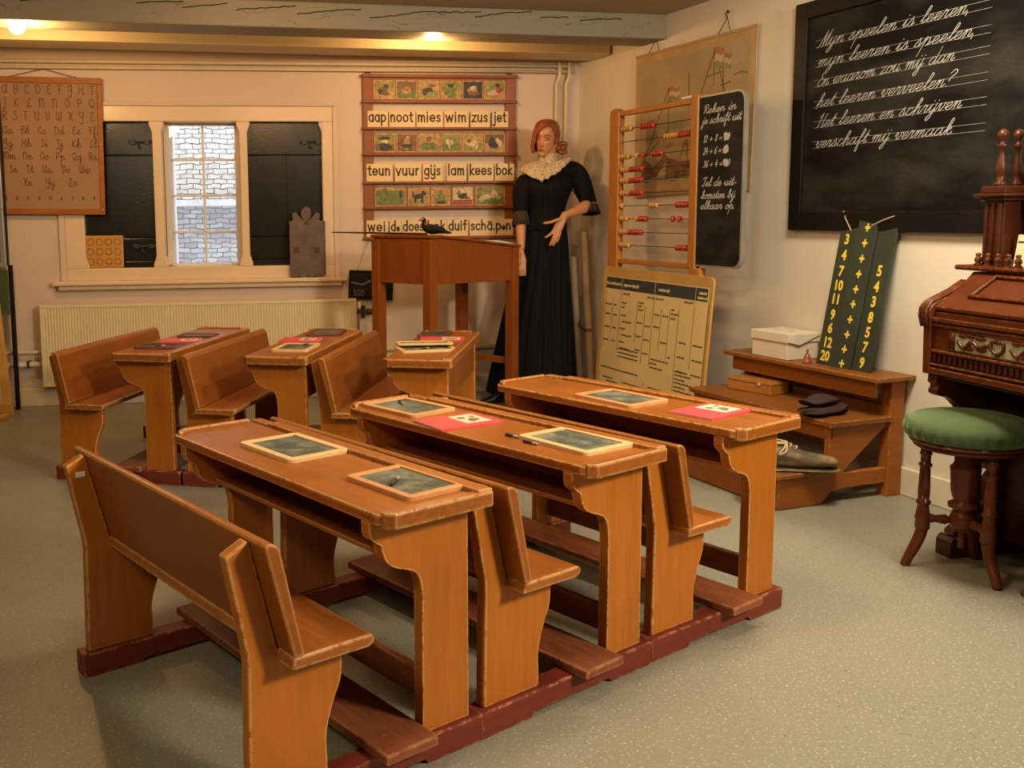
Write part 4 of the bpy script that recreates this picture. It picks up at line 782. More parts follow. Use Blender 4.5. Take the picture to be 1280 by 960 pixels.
ribbons(sh, [[(.338, .30), (.335, .60)], [(.30, .52), (.37, .53)], [(.73, .18), (.735, .76)], [(.67, .62), (.80, .63)], [(.81, .2), (.812, .72)], [(.77, .56), (.87, .57)], [(.335, .60), (.10, .20)], [(.735, .74), (.45, .2)], [(.735, .74), (.95, .25)], [(.52, .16), (.52, .66)], [(.45, .5), (.59, .505)], [(.12, .23), (.35, .38)], [(.90, .60), (.95, .61), (1.0, .60)]], .006, 0, 0, y)
# small print under the ship
for i in range(9):
    for j in range(3): ribbons(sh, [[(.12 + .085 * i + .02 * j, .085 - .0 + .022 * j + .03 * (i % 3)), (.16 + .085 * i + .02 * j, .087 + .022 * j + .03 * (i % 3))]], .007, 0, 0, y)
sh.build('ship_print', M_PSHIP, PO)
sl_ = MB(); y = -.0062
for p in ([(.66, .36), (.82, .37), (.79, .58), (.68, .57)], [(.66, .22), (.84, .23), (.80, .35), (.68, .34)], [(.46, .3), (.585, .31), (.57, .47), (.47, .46)], [(.28, .26), (.37, .28), (.365, .36), (.29, .35)], [(.18, .22), (.28, .24), (.32, .36)]): sl_.prism(p, y - .0006, y, 'xzy')
sl_.build('sails_print', M_PSAIL, PO)
def flag(x, z, w_, h_):
    for i, mt in enumerate((M_PRED, M_PWH, M_PBL)):
        m = MB(); m.prism([(x + w_ * k / 6, z - i * h_ / 3 + .008 * sin(k * 1.1)) for k in range(7)] + [(x + w_ * k / 6, z - (i + 1) * h_ / 3 + .008 * sin(k * 1.1)) for k in range(6, -1, -1)], -.0064, -.0058, 'xzy'); m.build('flag_print', mt, PO)
flag(.738, .755, .075, .105); flag(.815, .715, .06, .075); flag(.340, .60, .095, .07)
for x in (.20, .83):
    hk = MB(); hk.tube([(x - .07, -.006, ph), (x, -.004, ph + .075), (x + .03, -.006, ph)], .0025, 6); hk.tube([(x, -.004, ph + .07), (x, -.012, ph + .09), (x + .008, -.012, ph + .105), (x, -.004, ph + .11), (x - .006, .008, ph + .10)], .004, 8)
    hk.build('hanger', M_IRON, PO)

# ------------------------------------------------------------------ abacus with chalk board
AB = thing('abacus', 'big standing abacus with red and yellow beads and a narrow chalkboard on its right post', 'abacus', M=onwall(MRIGHT, .775, .22, 0))
px0, px1 = 0.0, .79
MB().prism([(px0, 0), (px0 + .105, 0), (px0 + .098, 1.745)] + [(px0 + .049 + .049 * cos(a), 1.745 + .03 * sin(a)) for a in [pi * k / 8 for k in range(1, 8)]] + [(px0, 1.745)], -.021, .021, 'xzy').build('post', M_ABACUS, AB, bevel=.006)
MB().prism([(px1, 0), (px1 + .09, 0), (px1 + .09, .9), (px1 + .045, .9), (px1 + .045, 1.755)] + [(px1 + .015 + .03 * cos(a), 1.755 + .022 * sin(a)) for a in [pi * k / 8 for k in range(1, 8)]] + [(px1 - .015, 1.755), (px1 - .015, .9), (px1, .9)], -.021, .021, 'xzy').build('post', M_ABACUS, AB, bevel=.006)
for z in (1.742, .906): MB().box(px0 + .02, px1, -.016, .016, z - .014, z + .014).build('cross_bar', M_ABACUS, AB, bevel=.004)
MB().box(px0 - .05, px0 + .15, -.07, .12, 0, .035).build('foot', M_ABACUS, AB, bevel=.004); MB().box(px1 - .05, px1 + .14, -.07, .12, 0, .035).build('foot', M_ABACUS, AB, bevel=.004)
M_BEADY = plain('yellow_bead', (.52, .27, .05), .35, var=.1); M_BEADR = plain('red_bead', (.36, .03, .015), .35, var=.1)
def bead_mesh(mat):
    m = MB(); m.tube([(-.0105, 0, 0), (-.0085, 0, 0), (-.003, 0, 0), (.003, 0, 0), (.0085, 0, 0), (.0105, 0, 0)], [.006, .0125, .0165, .0165, .0125, .006], 14); o = m.build('bead', mat, AB, smooth_=True); return o
BY, BR = bead_mesh(M_BEADY), bead_mesh(M_BEADR); usedb = {'y': False, 'r': False}
wx0, wx1 = px0 + .075, px1 - .01
zw = [1.653, 1.582, 1.498, 1.425, 1.362, 1.292, 1.222, 1.148, 1.073, .998]
rows_b = ['y5@90 r5@172', 'y5@258 r5@305', 'y4@93 y1@155 r1@178 r4@215', 'y5@90 r5@134', 'y5@90 r5@134', 'y5@90 r5@137', 'y2@92 y3@212 r5@302', 'y4@90 y1@160 r3@172 r1@290 r1@312', 'y5@90 r5@134', 'y5@90 r4@320 ']
rows_b[7] = 'y4@90 y1@160 r3@172 r1@288 r1@310 '
rows_b[9] = 'y5@90 r5@305'
for i, z in enumerate(zw):
    MB().tube([(px0 + .05, 0, z), (px1, 0, z)], .0022, 8).build('wire', M_IRON, AB, smooth_=True)
    for tok in rows_b[i].split():
        kind, n, x0 = tok[0], int(tok[1]), int(tok[3:])
        for k in range(n):
            xx = wx0 + ((x0 + 5 + 10.3 * k) - 90) / 265 * (wx1 - wx0 + .0); xx = min(xx, wx1 - .002)
            src = BY if kind == 'y' else BR
            if not usedb[kind]: o = src; usedb[kind] = True
            else: o = src.copy(); COL.objects.link(o)
            o.location = (xx, 0, z)
bx0 = px1 + .047; bw_, bz0, bz1 = .345, .915, 1.752
def rrect(x0, x1, z0, z1, r):
    c = [(x0, z0), ]
    for cx_, cz, a0 in ((x1 - r, z0 + r, -pi / 2), (x1 - r, z1 - r, 0)): c += [(cx_ + r * cos(a0 + k * pi / 12), cz + r * sin(a0 + k * pi / 12)) for k in range(7)]
    return c + [(x0, z1)]
sb = MB().prism(rrect(bx0, bx0 + bw_, bz0, bz1, .05), -.012, .006, 'xzy').build('chalkboard', M_SMALLBOARD, AB)
ed = MB(); o_ = rrect(bx0, bx0 + bw_ + .006, bz0 - .005, bz1 + .005, .055); i_ = rrect(bx0, bx0 + bw_ - .004, bz0 + .004, bz1 - .004, .047)
ed.loft([[(x, -.014, z) for x, z in o_], [(x, .008, z) for x, z in o_], [(x, .008, z) for x, z in i_], [(x, -.014, z) for x, z in i_], [(x, -.014, z) for x, z in o_]], cap=False); ed.build('metal_rim', plain('pale_metal_rim', (.32, .31, .27), .4, .5), sb)
ct = MB(); fx = {**CURSIVE, 'J': CAPS['J']}
for txt, s0, s1, z, h in (('Reken in', 1.637, 1.892, 1.668, .021), ('je schrift uit.', 1.637, 1.940, 1.617, .020), ('12 + 8 = 20', 1.646, 1.851, 1.528, .020), ('24 + 6 = 30', 1.649, 1.840, 1.468, .020), ('36 + 4 = 40', 1.651, 1.857, 1.404, .020), ('Tel de uit-', 1.643, 1.909, 1.311, .021), ('komsten bij', 1.642, 1.902, 1.250, .020), ('elkaar op.', 1.639, 1.904, 1.198, .020)):
    P, wd = stroke_text(txt.replace('ij', '\xff') if 'bij' in txt else txt, fx, h, .3); ribbons(ct, P, .0042, s0 - .775, z, -.0122, (s1 - s0) / wd)
for z in (1.468, 1.404, 1.53): blob(ct, 1.828 - .775, z + .016, .022, .02, -.0121, 0, 10, z * 50)
ct.build('handwriting', M_CHALK, sb)
ck = thing('chalk_stick', 'short white chalk lying on the top bar of the abacus', 'chalk', M=onwall(MRIGHT, 1.452, .22, 1.764)); m = MB(); m.tube([(0, 0, 0), (.08, 0, 0)], .008, 10); m.build('stick', M_WHITE, ck, auto=50)

# ------------------------------------------------------------------ yellow grammar chart leaning on the abacus
lean = radians(4.2)
GC = thing('grammar_chart', 'yellowed verb table chart on a board leaning against the foot of the abacus', 'wall chart', M=onwall(MRIGHT, .800, .338, .004) @ Matrix.Rotation(radians(.6), 4, 'Y') @ Matrix.Rotation(-lean, 4, 'X'))
gw, gh_ = 1.02, .875
def rr4(x0, x1, z0, z1, r): return [(cx_ + r * cos(a0 + k * pi / 10), cz + r * sin(a0 + k * pi / 10)) for cx_, cz, a0 in ((x1 - r, z1 - r, 0), (x0 + r, z1 - r, pi / 2), (x0 + r, z0 + r, pi), (x1 - r, z0 + r, 1.5 * pi)) for k in range(6)]
M_GC = plain('yellowed_chart_paper', (.62, .48, .22), .5, var=.08, scale=3); M_GCE = plain('chart_border', (.46, .27, .07), .5); M_GCH = plain('dark_chart_header', (.028, .034, .04), .6)
MB().prism(rr4(0, gw, 0, gh_, .03), -.004, .008, 'xzy').build('board', M_GCE, GC, bevel=.002)
MB().box(.035, gw - .03, -.0048, -.004, .03, gh_ - .055).build('printed_sheet', M_GC, GC)
hd = MB(); hz0, hz1 = gh_ - .125, gh_ - .06
for a, b in ((.04, .205), (.210, .53), (.535, .885), (.89, gw - .035)): hd.box(a, b, -.0054, -.0048, hz0, hz1)
hb_ = hd.build('header_band', M_GCH, GC)
ht = MB()
for txt, x, z, s_ in (('het werkwoord', .122, hz0 + .022, .026), ('tegenwoordige tijd', .30, hz0 + .022, .022), ('verleden tijd', .615, hz0 + .022, .022), ('voltooid', .945, hz0 + .034, .02), ('deelwoord', .945, hz0 + .01, .02)): font_text(ht, txt, s_, x, z, -.0055, bold=.0010, sx=.9)
ht.build('header_lettering', plain('chart_header_ink', (.62, .50, .24), .6), hb_)
ln = MB(); y = -.0049
def vline(x, z0, z1): ln.box(x - .0014, x + .0014, y - .0005, y, z0, z1)
for x, z0, z1 in ((.128, .50, .70), (.207, .40, .75), (.378, .47, .70), (.455, .36, .68), (.532, .36, .75), (.607, .45, .68), (.682, .42, .68), (.762, .27, .70), (.887, .40, .75), (.05, .40, .74), (1.0, .18, .74), (.05, .06, .27), (.285, .07, .26), (.50, .06, .27), (.53, .06, .25), (.84, .12, .2), (1.0, .03, .12)): vline(x, z0, z1)
ln.box(.05, .50, y - .0005, y, .052, .055)
rnd = random.Random(3)
def words(x, z, wd, hh=.0075):
    e = x + wd
    while x < e - .006:
        L = min(rnd.uniform(.014, .036), e - x); pts = []; k = max(3, int(L / .0035))
        for i in range(k + 1): pts.append((x + L * i / k, z + hh * (.1 + .8 * ((i % 2) * rnd.uniform(.7, 1)))))
        ribbons(ln, [pts], .0058, 0, 0, y); x += L + .008
for x, z, wd in ((.055, .655, .06), (.140, .655, .03), (.225, .725, .07), (.225, .675, .04), (.225, .65, .035), (.39, .69, .045), (.39, .67, .035), (.39, .65, .045), (.465, .725, .065), (.545, .725, .07), (.547, .64, .05), (.62, .64, .055), (.695, .68, .03), (.695, .658, .06), (.695, .635, .04), (.80, .73, .07)): words(x, z, wd, .009)
for r_ in range(3):
    z = .60 - .075 * r_
    words(.06, z, .05); words(.143, z, .035); words(.222, z + .005, .05); words(.24, z - .03, .10); words(.39, z - .02, .045); words(.465, z - .03, .05)
    words(.785, z - .08, .06); words(.905, z - .08, .08)
words(.547, .575, .055); words(.62, .50, .06); words(.70, .43, .03)
for z in (.415, .393, .371): words(.222, z, .20)
for z, wd in ((.40, .16), (.378, .06), (.356, .12)): words(.547, z, wd)
for z, wd in ((.37, .10), (.352, .13), (.33, .09), (.312, .14), (.29, .10), (.27, .15)): words(.775, z, wd)
words(.06, .29, .38, .010)
for i in range(3): words(.085, .235 - .055 * i, .10); words(.125, .215 - .055 * i, .12); words(.30, .23 - .058 * i, .17); words(.30, .21 - .058 * i, .10)
for x, z, wd in ((.55, .245, .11), (.58, .20, .09), (.55, .18, .14), (.55, .135, .12), (.55, .09, .10), (.55, .07, .25), (.85, .165, .11), (.85, .145, .13), (.06, .035, .06)): words(x, z, wd, .009)
ln.build('printed_table', M_INK, GC)

# ------------------------------------------------------------------ large blackboard
BB = thing('blackboard', 'large dark blackboard with chalk handwriting on the right wall', 'blackboard', M=onwall(MRIGHT, 2.043, .004, 1.095))
bbw, bbh = 1.36, 1.03
MB().box(.05, bbw - .05, -.018, 0, .05, bbh - .05).build('writing_panel', M_BLACKBOARD, BB)
f = MB(); f.box(0, .075, -.032, .002, 0, bbh); f.box(bbw - .075, bbw, -.032, .002, 0, bbh); f.box(.075, bbw - .075, -.032, .002, 0, .085); f.box(.075, bbw - .075, -.032, .002, bbh - .075, bbh)
f.build('frame', M_BBFRAME, BB, bevel=.004)
hw_ = MB(); lines_bb = MB()
for txt, x0, x1, z, dz in (('Myn speelen is leeren,', 2.178, 2.965, 1.916, .006), ('myn leeren is speelen,', 2.178, 2.995, 1.829, .003), ('En waarom zou m\xff dan', 2.178, 2.905, 1.741, .014), ('het leeren verveelen?', 2.18, 2.90, 1.648, .013), ('Het leeren en schr\xffven', 2.185, 2.948, 1.558, .013), ('verschaft m\xff vermaak.', 2.185, 2.925, 1.468, .008)):
    P, wd = stroke_text(txt, CURSIVE, .0285, .5, gap=.06); k = (x1 - x0) / wd
    P = [[(a, b + dz * a * k / (x1 - x0)) for a, b in pl] for pl in P]
    ribbons(hw_, P, .0024, x0 - 2.043, z - 1.095, -.0181, k)
    for off in (0, .0285): ribbons(lines_bb, [[(x0 - 2.055, z - 1.095 + off), (3.06 - 2.043, z - 1.095 + off + dz * 1.1)]], .0016, 0, 0, -.0181)
hw_.build('handwriting', M_CHALK, BB); lines_bb.build('ruled_lines', M_CHALKD, BB)

# ------------------------------------------------------------------ rolled wall maps in the corner
M_ROLL = plain('rolled_map_paper', (.50, .34, .18), .7, var=.12, scale=4); M_ROLLB = plain('rolled_map_brown_edge', (.36, .15, .03), .6); M_RIBBON = plain('dark_red_ribbon', (.2, .015, .02), .6)
def rolled(name, a, b, r, mat, label, extra):
    t = thing(name, label, 'rolled map', (a[0], a[1], 0), 0, 'rolled maps in the corner'); d = Vector((b[0] - a[0], b[1] - a[1], b[2]))
    m = MB(); n = 18; L = d.length; q_ = d.to_track_quat('Z', 'Y').to_matrix().to_4x4()
    m.loft([[(r_ * cos(2 * pi * i / n), r_ * sin(2 * pi * i / n), z) for i in range(n)] for r_, z in ((r * .55, .06), (r * .55, .004), (r, .004), (r, L), (r * .55, L), (r * .55, L - .06))], True, q_); o = m.build('paper_roll', mat, t, auto=40)
    if extra == 'rod':
        m = MB(); m.tube([(-r - .007, 0, .004), (-r - .007, 0, L + .006)], .008, 10, M=q_); m.build('wooden_rod', M_ROLLB, t, auto=50)
        m = MB(); 
        for k in range(2): m.loft([[(rr_ * cos(2 * pi * i / n), rr_ * sin(2 * pi * i / n), z) for i in range(n)] for rr_, z in ((r + .001, L * .40 + .012 * k), (r + .004, L * .40 + .003 + .012 * k), (r + .001, L * .40 + .008 + .012 * k))], False, q_)
        m.tube([(.012, -r - .003, L * .41), (.03, -r - .02, L * .43), (.035, -r - .018, L * .46), (.016, -r - .008, L * .42), (.0, -r - .012, L * .37), (-.004, -r - .012, L * .34)], .004, 8, M=q_, sub=4); m.build('ribbon', M_RIBBON, t, smooth_=True)
    return t
rolled('rolled_map', (1.262, 6.30), (1.215, 6.40, 1.06), .024, M_ROLL, 'taller rolled map with brown rod and dark red ribbon leaning in the room corner', 'rod')
rolled('rolled_map', (1.205, 6.36), (1.165, 6.47, .90), .021, plain('pale_roll_paper', (.55, .42, .26), .7), 'shorter pale rolled map leaning in the corner beside the mannequin', None)

# ------------------------------------------------------------------ stepped wooden stand by the right wall
ST = thing('step_stand', 'three stepped brown wooden stand against the right wall below the blackboard', 'step stand', (1.515, 3.832, 0), radians(20.5))
SLn = .87
def sbox(name, x0, x1, y0, y1, z0, z1, mat=M_STEP, bev=.004): return MB().box(x0, x1, y0, y1, z0, z1).build(name, mat, ST, bevel=bev)
side = [(0, 0), (.215, 0), (.245, .02), (.262, .045), (.30, .053), (.57, .053), (.57, .123), (.31, .123), (.47, .30), (.50, .315), (.26, .315), (.26, .125), (0, .125)]
for y0 in (.0, SLn - .03):
    MB().prism([(0, .004), (.215, .004), (.245, .02), (.262, .045), (.262, .305), (.0 + .262, .125), (0, .125)], y0, y0 + .03, 'xzy').build('side_panel', M_STEP, ST, bevel=.003) if False else None
    MB().prism([(0, .002), (.212, .002), (.245, .022), (.268, .05), (.32, .058), (.57, .058), (.57, .122), (.335, .122), (.33, .13), (.545, .30), (.57, .30), (.57, .318), (.25, .318), (.25, .135), (0, .128)], y0, y0 + .028, 'xzy').build('side_panel', M_STEP, ST, bevel=.003)
    MB().box(.555, .63, y0 - .012, y0 + .04, 0, .485).build('leg', M_STEP, ST, bevel=.004)
sbox('tread', -.02, .285, -.015, SLn + .0, .129, .148, M_STEP_TOP)
sbox('tread', .235, .56, -.02, SLn + .02, .319, .342, M_STEP_TOP)
sbox('tread', .44, .652, -.045, SLn + .03, .490, .510, M_STEP_TOP)
sbox('riser', .002, .02, .028, SLn - .028, .004, .128); sbox('apron', .255, .272, .0, SLn - .0, .262, .318); sbox('apron', .475, .495, .0, SLn, .42, .489)
sbox('back_board', .60, .62, .03, SLn - .03, .30, .372, M_STEP)
sm = Matrix.Translation((1.515, 3.832, 0)) @ Matrix.Rotation(radians(20.5), 4, 'Z')
# white box
M_BOX = plain('cream_cardboard', (.66, .58, .44), .8, var=.05, scale=4); M_BOXP = plain('faded_lid_print', (.42, .40, .22), .8)
CB = thing('cardboard_box', 'cream cardboard box with its lid on top of the step stand', 'box', tuple((sm @ Vector((.552, .605, .511)))), radians(20.5))
bxm = MB(); bxm.box(-.090, .090, -.115, .115, 0, .082); bxm.build('body', M_BOX, CB, bevel=.003)
ld = MB(); ld.prism([(-.096, -.121), (.096, -.121), (.096, .121), (-.096, .121)], .078, .121, 'xyz'); lo_ = ld.build('lid', M_BOX, CB, bevel=.003)
fl = MB(); fl.prism([(-.096, .119), (-.096, .085), (-.03, .068), (.094, .112)], -.127, -.1215, 'xzy'); fl.build('lid_flap', M_BOX, lo_)
pp_ = MB()
for i in range(7): blob(pp_, 0, 0, .012, .008, 0, 0, 8, i); 
pp_ = MB()
for i in range(8): pp_.lathe([(.010, .1212), (.009, .1216)], 8, Matrix.Translation((.02 + .028 * cos(i * 2.4) * (1 + i * .3), .01 + .02 * sin(i * 2.4) * (1 + i * .3), 0)))
pp_.build('lid_print', M_BOXP, lo_)
# little bell
BE = thing('hand_bell', 'tiny reddish bell standing beside the cream box on the step stand', 'bell', tuple(sm @ Vector((.50, .405, .511))))
M_BELL = plain('reddish_bell', (.30, .075, .04), .4, .2)
MB().lathe([(.0205, 0), (.021, .004), (.017, .010), (.0145, .022), (.012, .034), (.008, .04), (.001, .042)], 20).build('body', M_BELL, BE, smooth_=True); MB().lathe([(.004, .04), (.0035, .048), (.006, .053), (.005, .06), (.001, .062)], 12).build('knob', M_BELL, BE, smooth_=True)
# number board
NB = thing('number_board', 'dark green sums board with yellow numbers leaning on the step stand below the blackboard', 'number board', M=onwall(MRIGHT, 2.365, .125, .5115) @ Matrix.Rotation(radians(-9.0), 4, 'X') @ Matrix.Rotation(radians(1.5), 4, 'Y'))
M_NB = plain('dark_green_board_paint', (.022, .034, .022), .5, var=.2); M_NBE = plain('dark_edge_paint', (.012, .016, .012), .5)
nw, nh = .315, .668
for i in range(3):
    x0 = i * nw / 3; m = MB(); m.prism([(x0, -.003), (x0 + nw / 3 - .003, -.006), (x0 + nw / 3 - .003, .006), (x0, .010)] if i % 2 == 0 else [(x0, -.011), (x0 + nw / 3 - .003, -.008), (x0 + nw / 3 - .003, .010), (x0, .004)], 0, nh, 'xyz'); m.build('strip', M_NB, NB, bevel=.002)
num = MB()
for lst, xc, yb in (((('3', .165), ('4', .27), ('7', .375), ('10', .47), ('11', .56), ('9', .665), ('6', .755), ('12', .85), ('20', .94)), .050, -.0062), ((('+', .085), ('+', .185), ('+', .285), ('+', .385), ('+', .483), ('+', .58), ('+', .68), ('+', .778), ('+', .875), ('+', .968)), .158, -.0112), ((('5', .35), ('4', .45), ('3', .545), ('8', .645), ('5', .74), ('7', .835), ('9', .935)), .262, -.0062)):
    for s_, t_ in lst: font_text(num, s_, .062, xc, nh * (1 - t_) - .022, yb, bold=.0022, sx=.85)
num.build('yellow_numbers', M_YELLOWPAINT, NB)
sr = MB(); sr.tube([(.004, -.003, nh), (.03, -.02, nh - .02), (.07, -.03, nh - .055), (.085, -.028, nh - .075)], .0022, 6, sub=4); sr.tube([(.19, -.026, nh - .05), (.25, -.022, nh - .022), (.30, -.01, nh), (.335, -.008, nh + .012)], .0022, 6, sub=4)
sr.ball((.0, -.006, nh + .004), .007, 8, 6); sr.ball((.325, -.008, nh + .01), .007, 8, 6); sr.build('string', M_STRING, NB)
# pencil box on middle step
def onstep(x, y, z): v = sm @ Vector((x, y, z)); return v
v = Vector((1.712, 4.62, .343)); PB = thing('pencil_box', 'small orange wooden pencil box on the middle step of the stand', 'box', (v.x, v.y, v.z), radians(120))
MB().box(-.125, .125, -.062, .062, 0, .043).build('body', M_ABACUS, PB, bevel=.003); MB().prism([(-.127, .044), (.127, .044), (.127, .058), (-.10, .060), (-.127, .056)], -.064, .064, 'xzy').build('lid', M_ABACUS, PB, bevel=.003); MB().tube([(-.06, .064, .045), (-.06, .068, .045)], .008, 10).build('catch', M_CHALK, PB)
# folded dark mittens
M_WOOL = plain('dark_brown_wool', (.035, .016, .013), .95, var=.4, scale=40, bumps=.8)
v = Vector((1.792, 4.075, .343)); GL = thing('woollen_mittens', 'folded dark brown woollen mittens on the middle step', 'mittens', (v.x, v.y, v.z), radians(35))
m = MB(); rng = []
for k in range(13):
    u = -1 + 2 * k / 12; ww = sqrt(max(.02, 1 - u * u * .96)); x = .155 * u
    rng.append([(x + .012 * sin(3 * a + u), (.066 + .010 * sin(7 * u)) * ww * cos(a), .022 + .004 * sin(5 * u) + (.020 * ww + .004 * sin(4 * a + 9 * u) * ww) * sin(a)) for a in [2 * pi * i / 16 for i in range(16)]])
m.loft(rng); m.build('lower_mitten', M_WOOL, GL, smooth_=True, sub=1)
m = MB(); rng = []
for k in range(11):
    u = -1 + 2 * k / 10; ww = sqrt(max(.03, 1 - u * u * .95)); x = -.012 + .14 * u
    rng.append([(x + .01 * sin(2 * a), .012 + (.05 + .012 * sin(5 * u + 1)) * ww * cos(a), .055 + .010 * sin(4 * u + .8) + (.015 * ww) * sin(a) + .02 * max(0, -u) ** 2) for a in [2 * pi * i / 16 for i in range(16)]])
m.loft(rng); m.build('upper_mitten', M_WOOL, GL, smooth_=True, sub=1)
# worn shoe on the lowest step
def mat_shoe():
    m, nt, bs, nd, lk = new_mat('worn_grey_shoe_leather'); v = coords(nd, lk, (1, 1, 2)); f = noise_tex(nd, lk, v, 16, 5)
    c = mix(nd, lk, ramp(nd, lk, f, [(.42, 0.), (.72, 1.)]), (.085, .068, .036), (.34, .23, .11)); lk.new(c, bs.inputs['Base Color']); bs.inputs['Roughness'].default_value = .6; bump(nd, lk, bs, f, .3, .004); return m
M_SHOE = mat_shoe(); M_SHOEIN = plain('dark_shoe_lining', (.04, .02, .01), .9); M_LACE = plain('pale_lace', (.5, .36, .18), .8)
v = Vector((1.59, 3.906, .1485)); SH = thing('old_shoe', 'worn grey brown lace shoe on the lowest step, partly behind a desk leg', 'shoe', (v.x, v.y, v.z), radians(-6))
SH.scale = (1.12, 1, 1)
stn = [(-.16, .030, .02, .085), (-.15, .036, .012, .10), (-.12, .041, .010, .115), (-.08, .041, .010, .118), (-.03, .040, .010, .112), (.01, .042, .010, .096), (.05, .047, .010, .075), (.09, .052, .010, .067), (.125, .050, .011, .063), (.15, .040, .014, .056), (.165, .014, .02, .042)]
m = MB(); m.loft([[(x, w_ * cos(a), z0 + (z1 - z0) * (.5 + .5 * sin(a)) ** (.8)) for a in [2 * pi * i / 20 for i in range(20)]] for x, w_, z0, z1 in stn]); m.build('upper', M_SHOE, SH, smooth_=True, sub=1)
m = MB(); m.loft([[(x * 1.03, (w_ + .005) * cos(a), .006 + .0055 * sin(a)) for a in [2 * pi * i / 16 for i in range(16)]] for x, w_, z0, z1 in stn]); m.build('sole', M_SHOE, SH, smooth_=True)
m = MB(); m.ball((-.085, 0, .114), (.060, .026, .010), 16, 8); m.build('opening', M_SHOEIN, SH, smooth_=True)
m = MB(); m.tube([(-.145, -.0, .118), (-.11, -.030, .116), (-.06, -.032, .117), (-.022, -.012, .113), (-.02, .012, .113), (-.06, .032, .117), (-.11, .030, .117), (-.145, 0, .118)], .006, 8, sub=4)
for k in range(3): m.tube([(-.03 + .02 * k, -.022, .108 - .008 * k), (-.02 + .02 * k, 0, .117 - .010 * k), (-.03 + .02 * k, .022, .108 - .008 * k)], .0035, 6, sub=3)
m.tube([(-.02, -.01, .116), (-.035, -.045, .10), (-.055, -.050, .075), (-.03, -.047, .085), (-.02, -.02, .112)], .0035, 6, sub=4); m.build('laces', M_LACE, SH, smooth_=True)

# ------------------------------------------------------------------ harmonium at the right
OM = Matrix.Translation((1.78, 3.31, 0)) @ Matrix.Rotation(radians(-79), 4, 'Z')
OG = thing('harmonium', 'carved reddish brown harmonium at the right edge behind the green stool', 'organ', M=OM)
OL = 1.15
def ogp(name, prof, x0, x1, mat=M_MAHOG, bev=.003, axes='yzx'): return MB().prism(prof, x0, x1, axes).build(name, mat, OG, bevel=bev)
sc_ = curve_pts([(.0, .640), (-.002, .70), (-.004, .76), (-.006, .815), (-.012, .835), (-.010, .862), (.008, .880), (.04, .893), (.09, .915), (.14, .945), (.175, .978)], 5)
ogp('cheek', [(.5, .640)] + sc_ + [(.5, .980)], 0, .035); ogp('cheek', [(.5, .640)] + sc_ + [(.5, .980)], OL - .035, OL)
ck_ = MB()
for i in range(3): ck_.tube([(-.002 + .013 * i, y - .004, z) for y, z in [(-.004, .80), (-.014, .835), (-.012, .862), (.006, .883), (.04, .897), (.09, .919), (.14, .949)]], .006, 8)
ck_.build('cheek_beading', M_MAHOG, OG, smooth_=True)
fp = ogp('fall_board', [(.012, .645), (.012, .850), (.04, .858), (.04, .645)], .03, OL - .03)
md = MB(); md.box(.03, OL - .03, -.004, .014, .818, .832); md.box(.03, OL - .03, .0, .014, .802, .812); md.box(.03, OL - .03, -.002, .014, .716, .726); md.box(.03, OL - .03, -.006, .014, .645, .665); md.box(.03, OL - .03, -.002, .014, .672, .679); md.build('moulding', M_MAHOG, OG, bevel=.003)
dn = MB()
for i in range(46): dn.box(.04 + .023 * i, .053 + .023 * i, .004, .014, .684, .710)
dn.build('dentil_band', M_MAHOGD, OG, bevel=.002)
M_GREENB = plain('pale_green_backing', (.26, .27, .16), .7)
cp = MB().box(.125, OL - .13, .006, .012, .735, .795).build('carved_panel', M_GREENB, OG)
cv = MB()
cv.box(.11, .135, .002, .012, .728, .800); cv.box(.11, OL - .12, .002, .012, .793, .800); cv.box(.11, OL - .12, .002, .012, .728, .735)
for i in range(4):
    x = .145 + .215 * i
    cv.tube([(x, .007, .765), (x + .03, .005, .745), (x + .06, .005, .77), (x + .09, .005, .755), (x + .13, .006, .768)], .007, 8, sub=4)
    for dx, dz, rx, rz in ((.02, .02, .02, .009), (.055, .022, .026, .008), (.05, -.018, .024, .008), (.10, -.016, .024, .009), (.095, .018, .024, .008)): cv.ball((x + dx, .006, .765 + dz), (rx, .005, rz), 10, 6)
    for s_ in (-1, 1): cv.tube([(x + .165, .005, .742), (x + .165 + s_ * .022, .005, .755), (x + .165 + s_ * .024, .005, .778), (x + .165 + s_ * .008, .005, .782)], .006, 8, sub=3)
    cv.ball((x + .165, .005, .785), (.010, .005, .012), 10, 6)
cv.build('carving', M_MAHOG, cp, smooth_=True)
a_, b_2 = (.012, .868), (.178, .975)
ogp('sloping_lid', [(.010, .855), (.178, .965), (.178, .980), (.008, .868)], .03, OL - .03)
# raised frame on the sloping lid
LMx = OM @ Matrix.Translation((0, .008, .870)) @ Matrix.Rotation(atan2(.112, .17), 4, 'X')
m = MB()
for x0, x1, y0, y1 in ((.12, OL - .12, .055, .070), (.12, OL - .12, .165, .178), (.12, .135, .055, .178), (OL - .135, OL - .12, .055, .178)): m.box(x0, x1, y0, y1, 0, .010)
o = m.build('lid_moulding', M_MAHOG, OG, bevel=.004); o.matrix_parent_inverse = OM.inverted(); o.matrix_world = LMx
ogp('shelf', [(.16, .982), (.155, .990), (.16, .999), (.48, .999), (.48, .982)], -.065, OL + .06)
ogp('lower_case', [(.30, .06), (.30, .640), (.50, .640), (.50, .06)], .0, OL, M_MAHOGD)
ogp('underside', [(.03, .628), (.03, .645), (.48, .645), (.48, .628)], .0, OL, M_MAHOGD)
br_ = [(.02, .64)] + curve_pts([(.018, .61), (.03, .60), (.022, .578), (.04, .565), (.065, .56), (.10, .54), (.16, .47), (.20, .38), (.24, .30)], 4) + [(.34, .28), (.34, .64)]
ogp('bracket', br_, .004, .045); ogp('bracket', br_, OL - .045, OL - .004)
